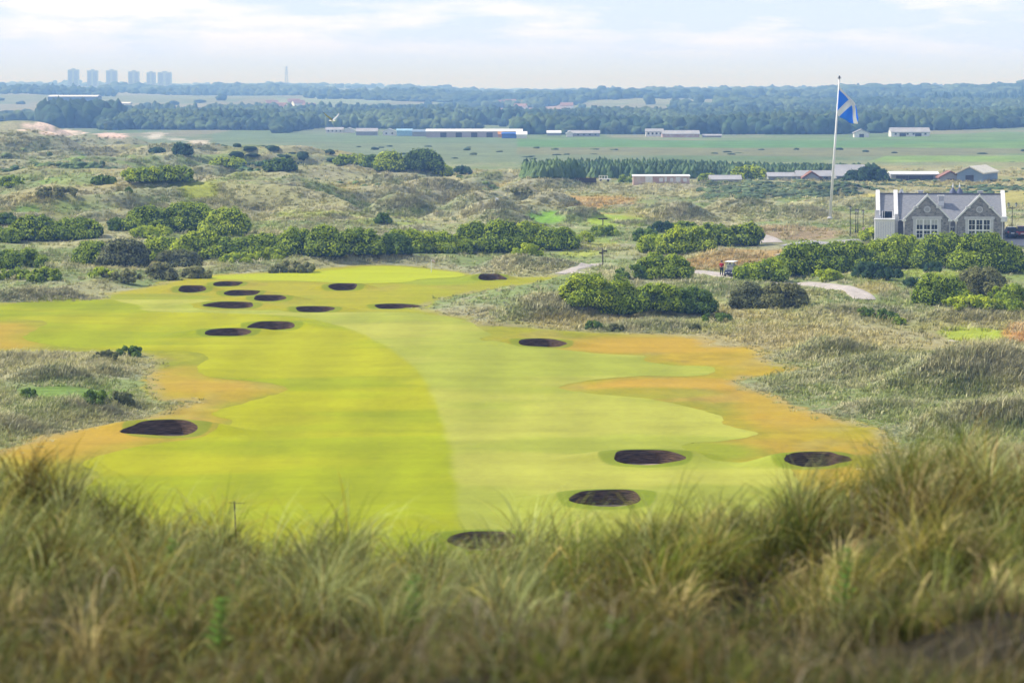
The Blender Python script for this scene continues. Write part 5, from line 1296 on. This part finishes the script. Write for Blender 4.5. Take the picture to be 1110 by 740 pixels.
planter(937, 255.5, "planter of pale pink flowers at the terrace, left one", C(.6, .42, .42)); planter(942.5, 255, "planter of rose flowers at the terrace, right one", C(.42, .2, .24))

# ------------------------------------------------------------------ farm and distant buildings
def shed(u0, u1, vt, vb, label, wall, roof, name="shed", cat="shed", roof_frac=.45, depth=None, gable_front=False, doors=0, windows=0, group=None, lift=0, rz=0):
    x, y, z = place((u0 + u1) / 2, vb); p = FPX / y; W = (u1 - u0) / p; Hh = (vb - vt) / p; D = depth or max(5, min(W * .5, 14)); y += .0
    r = empty(name, (x, y, z + lift), rz); tag(r, label, cat, group)
    ev = Hh * (1 - roof_frac); w = W / 2
    if gable_front:
        b = MB(); b.prism([(-w, -1.5), (w, -1.5), (w, ev), (0, Hh), (-w, ev)], 0, D); wo2 = b.build("wall", wall, r)
        b = MB(); t = .25; b.prism([(-w - .4, ev - .1), (0, Hh + .15), (w + .4, ev - .1), (w + .4, ev + t), (0, Hh + .15 + t * 1.3), (-w - .4, ev + t)], -.4, D + .4); b.build("roof", roof, r)
    else:
        b = MB(); b.prismx([(0, -1.5), (D, -1.5), (D, ev), (D / 2, Hh - .05), (0, ev)], -w, w); wo2 = b.build("wall", wall, r)
        b = MB(); t = .22; b.prismx([(-.35, ev - .12), (D / 2, Hh), (D + .35, ev - .12), (D + .35, ev + t - .1), (D / 2, Hh + t), (-.35, ev + t - .1)], -w - .3, w + .3); b.build("roof", roof, r)
    for k in range(doors):
        xx = (-.5 + (k + .5) / doors) * W * .8; b = MB(); dw = min(1.6, W * .16); b.box(xx - dw, xx + dw, -.08, -.003, 0, ev * .8); b.build("door", mat("barn_door", (.07, .07, .09), .7, .15, 2), r)
    for k in range(windows):
        xx = (-.5 + (k + .5) / windows) * W * .92; b = MB(); b.box(xx - .5, xx + .5, -.06, -.004, ev * .4, ev * .8); b.build("window", M_dark, r)
    return r
Wm = mat("white_harling", (.78, .77, .76), .8, .05, .5); Gm = mat("grey_cladding", (.33, .34, .37), .7, .1, .4); Gr = mat("grey_sheet_roof", (.38, .38, .40), .6, .1, .3)
Br = mat("rust_brown_roof", (.30, .15, .11), .8, .2, .4); Cr = mat("cream_sheet_roof", (.70, .66, .55), .6, .08, .3); Bl = mat("blue_grey_cladding", (.22, .30, .42), .7, .1, .4); Dk = mat("dark_cladding", (.05, .055, .08), .7, .1, .4)
Pk = mat("pink_brick", (.48, .30, .27), .85, .2, .5, col2=(.62, .54, .50)); Sk = mat("pale_blue_cladding", (.30, .50, .66), .6, .06, .4); Wr = mat("white_sheet_roof", (.80, .80, .82), .5, .04, .3); Ob = mat("royal_blue_cladding", (.05, .16, .55), .6, .1, .4); Og = mat("orange_cladding", (.60, .28, .10), .6, .1, .4)
GF = "farm buildings on the plain"
shed(966, 1017, 187, 196, "long grey farm shed with a white roof edge behind the clubhouse", Gm, Wr, doors=3, group=GF, roof_frac=.22)
shed(1019, 1042, 187, 197, "brown roofed stone byre between the white-edged shed and the barn", Gm, Br, gable_front=True, doors=1, group=GF, roof_frac=.6)
shed(1037, 1065, 182, 197, "tall blue-grey barn with a cream roof behind the clubhouse", Bl, Cr, doors=1, group=GF, roof_frac=.42, gable_front=True, rz=math.radians(-24), depth=16)
shed(907, 939, 180, 195, "large grey roofed farm building behind the flagpole's right", Gm, Gr, group=GF, roof_frac=.75, depth=12)
shed(864, 901, 186, 195, "low grey roofed farm building just left of the flagpole", Gm, Gr, group=GF, roof_frac=.6, windows=4)
shed(871, 889, 187.5, 196, "small brown gabled byre in front of the low grey farm building", Gm, Br, gable_front=True, group=GF, roof_frac=.7)
shed(833, 864, 188, 195, "narrow grey farm roof right of the bright crowned tree", Gm, Gr, group=GF, roof_frac=.5)
shed(770, 803, 191, 197.5, "grey shed left of the bright crowned tree", Gm, Gr, group=GF, roof_frac=.6)
# derelict wall with patches of white
x, y, z = place(717, 198.5); p_ = FPX / y
r = empty("derelict_shed", (x, y, z)); tag(r, "low derelict shed of pink and white patches before the conifers", "shed")
Lw = 61 / p_
b = MB(); b.box(-Lw / 2, Lw / 2, 0, 4, -1, 7.2 / p_); b.build("wall", Pk, r)
b = MB(); b.box(-Lw / 2 + 13 / p_, -Lw / 2 + 21 / p_, -.08, -.004, 0, 7.4 / p_); b.build("white_panel", Wm, r)
for k, (a, w) in enumerate([(28, 4), (34, 2.4), (40, 3), (46, 5), (54, 4)]):
    b = MB(); b.box(-Lw / 2 + a / p_, -Lw / 2 + (a + w) / p_, -.07, -.004, .3, (5.5 + k % 2) / p_); b.build("white_panel", Wm, r)
b = MB(); b.prismx([(-.3, 7.25 / p_), (4.3, 8.4 / p_), (4.3, 8.7 / p_), (-.3, 7.5 / p_)], -Lw / 2 - .2, Lw / 2 + .2); b.build("roof", Wr, r)
x, y, z = place(629, 198); r = empty("timber_fence", (x, y, z)); tag(r, "dark timber fence left of the small white trailer", "fence"); b = MB(); w = 17 / (FPX / y)
b.box(-w, w, 0, .12, .0, 1.15); b.build("boarding", M_timber, r)
for k in range(7):
    b = MB(); b.box(-w + k * w / 3 - .08, -w + k * w / 3 + .08, -.16, -.004, -.4, 1.3); b.build("fence_post", M_timber, r)
x, y, z = place(654, 197); r = empty("trailer", (x, y, z)); tag(r, "small white framed trailer at the edge of the conifer plantation", "trailer")
b = MB(); b.box(-1.1, 1.9, 0, 1.6, .45, .75); b.build("bed", Wm, r); b = MB()
for xx in (-1.05, -.35, .35, 1.05): b.tube((xx, .05, .75), (xx, .05, 1.5), .06); b.tube((xx, 1.5, .75), (xx, 1.5, 1.5), .06)
b.tube((-1.05, .05, 1.5), (1.05, .05, 1.5), .06); b.build("frame", Wm, r)
for xx in (-.6, 1.2):
    wb = MB(); wb.prism([(xx + .3 * math.cos(k * math.pi / 8), .3 + .3 * math.sin(k * math.pi / 8)) for k in range(16)], -.1, .1); wb.build("wheel", M_tyre, r)
GW = "white and grey buildings at the edge of the woodland"
for a in [(926, 942, 141, 149, "small white gabled barn in the green field right of the flag", Wm, Gr, dict(gable_front=True, doors=1)), (966, 1008, 139, 148, "long white farmhouse range in the field under the right-hand wood", Wm, Gr, dict(doors=2, windows=6, roof_frac=.5)),
          (353, 372, 138.5, 144, "white cottages under the gull", Wm, Gr, dict(windows=4)), (373, 384, 139, 144, "small white house right of the cottages under the gull", Wm, Wr, dict(gable_front=True)), (386, 409, 139.5, 147, "grey shed left of the white gabled house", Gm, Gr, {}),
          (415, 429, 140, 147, "bright white gabled house left of the light blue shed", Wm, Wr, dict(gable_front=True, windows=2)), (430, 447, 140, 147.5, "light blue shed at the woodland edge", Sk, Sk, dict(roof_frac=.25)), (447, 462, 141, 148, "greyish store between light blue shed and long factory", Gm, Bl, dict(roof_frac=.3)),
          (462, 566, 140.5, 149, "very long pinkish grey factory shed at the woodland edge", mat("pinkish_cladding", (.46, .40, .42), .7, .08, .1), Wr, dict(roof_frac=.25, doors=5)), (540, 544, 143.2, 149.2, "small orange shed end against the long factory", Og, Og, dict(depth=3)),
          (544, 561, 144, 150, "royal blue shed against the right end of the long factory", Ob, Ob, dict(depth=4, roof_frac=.2)), (560, 571, 143, 150, "white shed at the right end of the long factory", Wm, Wr, {}), (593, 608, 142, 147, "small white roofed shed between factory and the grey long house", Gm, Wr, {}),
          (616, 650, 142, 148, "grey long house with a white end wall", Gm, Gr, dict(windows=5)), (614, 621, 142.5, 148.4, "white gable house beside the grey long house", Wm, Wr, dict(gable_front=True)), (700, 719, 140, 148, "white two-storey house near the middle of the woodland edge", Wm, Gr, dict(windows=4, roof_frac=.35)),
          (718, 758, 142, 149, "low pinkish grey farm range right of the white two-storey house", Pk, Gr, dict(roof_frac=.5)), (762, 782, 146, 149, "low grey shed right of the pinkish farm range", Gm, Gr, {}), ]:
    kw = a[7]; shed(*a[:7], name="building", cat="building", group=GW, **kw)
shed(52, 105, 103.5, 115, "large dark windowless warehouse with a white roof edge, far left", Dk, Wr, name="warehouse", cat="warehouse", roof_frac=.12, depth=40)
shed(119, 141, 111, 113.5, "long low white roofed shed right of the dark warehouse", Gm, Wr, name="warehouse", cat="warehouse", roof_frac=.5, depth=20)
shed(480, 512, 128.5, 131.5, "white roofed shed in the woods above the long factory", Gm, Wr, name="warehouse", cat="warehouse", roof_frac=.6, depth=20)
# red roofed town among the far woods
hs = scatter([(285, 122), (338, 121), (338, 113), (285, 114)], 6); hs2 = scatter([(520, 122), (618, 123), (618, 115), (520, 115)], 6)
Rr = mat("red_tile_roof", (.30, .18, .15), .8, .15, .2)
town = [None]
def cottage():
    r = empty("town_house", (0, 0, 0)); b = MB(); b.prismx([(0, -2), (9, -2), (9, 5), (4.5, 8), (0, 5)], -7, 7); b.build("wall", Wm, r)
    b = MB(); b.prismx([(-.5, 4.8), (4.5, 8.2), (9.5, 4.8), (9.5, 5.2), (4.5, 8.7), (-.5, 5.2)], -7.4, 7.4); b.build("roof", Rr, r); return r
proto = None
for k, (q, lab, grp) in enumerate([(h_, "small red roofed house in the far left town above the gull", "red roofed houses of the far left town") for h_ in hs] + [(h_, "small red roofed house in the far town right of centre", "red roofed houses of the far central town") for h_ in hs2]):
    o = cottage() if proto is None else copy_tree(proto)
    if proto is None: proto = o
    o.location = tuple(q); o.rotation_euler = (0, 0, rng.uniform(-.6, .6)); tag(o, lab, "house", grp)

# tower blocks on the skyline
M_tow = mat("pale_tower_concrete", (.50, .50, .52), .8, .06, .02)
TL = ["leftmost tower block on the skyline, tallest of the six", "second tower block from the left on the skyline", "third tower block from the left on the skyline", "fourth tower block from the left on the skyline, below it the ridge", "slim fifth tower block on the skyline, touching the widest", "widest tower block, rightmost of the six on the skyline"]
for (u0, u1, vt, vb), lab in zip([(73.5, 85, 75.5, 89), (94.5, 105.5, 76.5, 89.5), (115, 126.5, 76.5, 90), (139, 150.5, 77.5, 90.5), (159, 168, 78.5, 91), (171, 185.5, 78.5, 91.5)], TL):
    Y = 6900.; dx_, dz_ = ray((u0 + u1) / 2, vb); x = float(dx_) * Y; zb = float(H(np.array([x]), np.array([Y]))[0]); _, dzt = ray((u0 + u1) / 2, vt); zt = EYE + float(dzt) * Y
    w = (u1 - u0) * Y / FPX / 2; r = empty("tower_block", (x, Y, zb - 1)); tag(r, lab, "tower block", "tower blocks on the skyline")
    h = zt - zb + 1; b = MB(); b.box(-w, w, 0, 18, -3, h); tb = b.build("block", M_tow, r)
    b = MB(); b.box(-w * .35, w * .35, 5, 13, h + .01, h + 3.2); b.build("lift_house", M_tow, r)
    fl_n = 12
    for c_ in (-.55, .55):
        b = MB()
        for k in range(fl_n): b.box(c_ * w - w * .34, c_ * w + w * .34, -.25, -.02, h * .16 + k * h * .066, h * .16 + k * h * .066 + h * .030)
        b.build("window_panes", mat("tower_glazing", (.10, .12, .16), .3, .1, .1), r)

# lattice pylon
Y = 6500.; dx_, dz_ = ray(310.5, 72); x = float(dx_) * Y; zb = float(H(np.array([x]), np.array([Y]))[0]); zt = EYE + float(dz_) * Y; h = zt - zb
r = empty("electricity_pylon", (x, Y, zb)); tag(r, "faint lattice electricity pylon on the skyline", "pylon"); M_steel = mat("galvanised_steel", (.30, .31, .33), .6, .05, 1)
b = MB(); w0, w1 = 4.2, .9
for sx2 in (-1, 1):
    for sy2 in (-1, 1): b.bar((sx2 * w0, sy2 * w0, -2), (sx2 * w1, sy2 * w1, h), .55, .55)
n = 9
for k in range(n):
    za, zb_ = h * k / n, h * (k + 1) / n; wa = w0 + (w1 - w0) * k / n; wb_ = w0 + (w1 - w0) * (k + 1) / n
    for sy2 in (-1, 1): b.bar((-wa, sy2 * wa, za), (wb_, sy2 * wb_, zb_), .3, .3); b.bar((wa, sy2 * wa, za), (-wb_, sy2 * wb_, zb_), .3, .3)
b.build("lattice", M_steel, r)
for zz, w in ((.66, 6.5), (.80, 5.0), (.93, 4.0)):
    b = MB(); b.bar((-w, 0, h * zz), (w, 0, h * zz), .5, .6); b.bar((-w, 0, h * zz), (0, 0, h * zz + 2.2), .3, .3); b.bar((w, 0, h * zz), (0, 0, h * zz + 2.2), .3, .3); b.build("crossarm", M_steel, r)

# ------------------------------------------------------------------ gull
Y = 190.; dx_, dz_ = ray(360.5, 131); gr = empty("gull", (float(dx_) * Y, Y, EYE + float(dz_) * Y), math.radians(40)); tag(gr, "white gull with raised dark-tipped wings flying over the plain", "gull")
M_gull = mat("gull_white", (.75, .75, .76), .7, .04, 8)
b = MB(); b.lathe([(.001, -.30), (.03, -.27), (.045, -.2), (.05, -.12), (.075, 0), (.06, .12), (.03, .22), (.06, .30), (.05, .34), (.001, .35)], n=12)
b.v = [(x, z, y * .8) for x, y, z in b.v]; body = b.build("body", M_gull, gr, True)
bk = MB(); bk.lathe([(.018, 0), (.001, .06)], n=6); bk.v = [(x, -.29 - z, y) for x, y, z in bk.v]; bk.build("beak", mat("gull_beak", (.6, .4, .05), .5, .05, 8), body)
for s in (-1, 1):
    sec = [(0.03, .10, .03, 0), (.22, .12, .20, .0), (.42, .10, .32, .03), (.60, .05, .50, .10)]
    vs = []
    for xx, ch_, zz, yy in sec: vs += [(s * xx, yy - ch_, zz), (s * xx, yy + ch_, zz - .02), (s * xx, yy, zz + .022)]
    fs = []
    for k in range(3):
        a = 3 * k; fs += [(a, a + 3, a + 5, a + 2), (a + 2, a + 5, a + 4, a + 1), (a, a + 1, a + 4, a + 3)]
    fs += [(0, 2, 1), (9, 10, 11)]
    wg = MB().add(vs, fs).build("wing", mat("gull_grey", (.42, .44, .48), .7, .05, 8), body)
    MB().add([(s * .58, .06, .485), (s * .58, .15, .475), (s * .58, .10, .51), (s * .74, .20, .60)], [(0, 1, 3), (1, 2, 3), (2, 0, 3), (0, 2, 1)]).build("wing_tip", M_black, wg)

# ------------------------------------------------------------------ leafy weeds in the foreground grass
def weed(u, v, D, h, label):
    dx_, dz_ = ray(u, v); x, y = float(dx_) * D, D; z = float(H(np.array([x]), np.array([y]))[0]); r = empty("leafy_weed", (x, y, z)); tag(r, label, "weed", "bright leafy weeds in the foreground grass")
    b = MB(); b.tube((0, 0, 0), (.02, 0, h), .006, .003, 6); b.build("stem", mat("weed_stem", (.16, .26, .05), .7, .1, 10), r)
    n = 44; k = np.arange(n) / n; a = np.arange(n) * 2.4; L_ = .075 * (1.1 - .5 * k) * rng.uniform(.6, 1.2, n); base = np.stack([.02 * k, 0 * k, h * (.35 + .65 * k)], 1)
    d = np.stack([np.cos(a), np.sin(a), .45 + 0 * a], 1); s = np.stack([-np.sin(a), np.cos(a), 0 * a], 1)
    q = np.stack([base, base + d * (L_ * .5)[:, None] + s * .016, base + d * L_[:, None] - [0, 0, .01], base + d * (L_ * .5)[:, None] - s * .016], 1).reshape(-1, 3)
    np_mesh("foliage", q, np.arange(4 * n).reshape(n, 4), M_leaf, r, col=np.tile(C(.13, .25, .035), (4 * n, 1)) * rng.uniform(.8, 1.2, (4 * n, 1)))
for a in [(183, 640, 14.5, .42, "bright green weed left of the middle in the foreground grass, upper of a close pair"), (236, 700, 11.5, .36, "bright green weed low in the foreground grass, lower of a close pair"), (257, 628, 15.5, .4, "bright green weed directly below the wooden stake"), 
          (446, 660, 13.2, .4, "yellow-green weed in the centre of the foreground grass"), (545, 580 + 120, 11.6, .33, "dark leafy weed near the bottom centre"), (915, 600, 13.0, .42, "green weed high in the right foreground grass"), (662, 725, 10.4, .3, "leafy weed at the bottom edge right of centre")]: weed(*a)

# ------------------------------------------------------------------ air
m = bpy.data.materials.new("sea_haze"); m.use_nodes = True; nt = m.node_tree; nt.nodes.clear()
out = nt.nodes.new("ShaderNodeOutputMaterial"); pv = nt.nodes.new("ShaderNodeVolumePrincipled")
pv.inputs['Color'].default_value = (.26, .50, 1.0, 1); pv.inputs['Absorption Color'].default_value = (1, 1, 1, 1); pv.inputs['Density'].default_value = .00029; pv.inputs['Anisotropy'].default_value = .0
nt.links.new(pv.outputs[0], out.inputs['Volume'])
hb_ = MB().box(-6100, 6100, -450, 14700, -14, 82).build("haze", m); tag(hb_, "pale blue sea haze over the links and far ridges", kind="stuff")
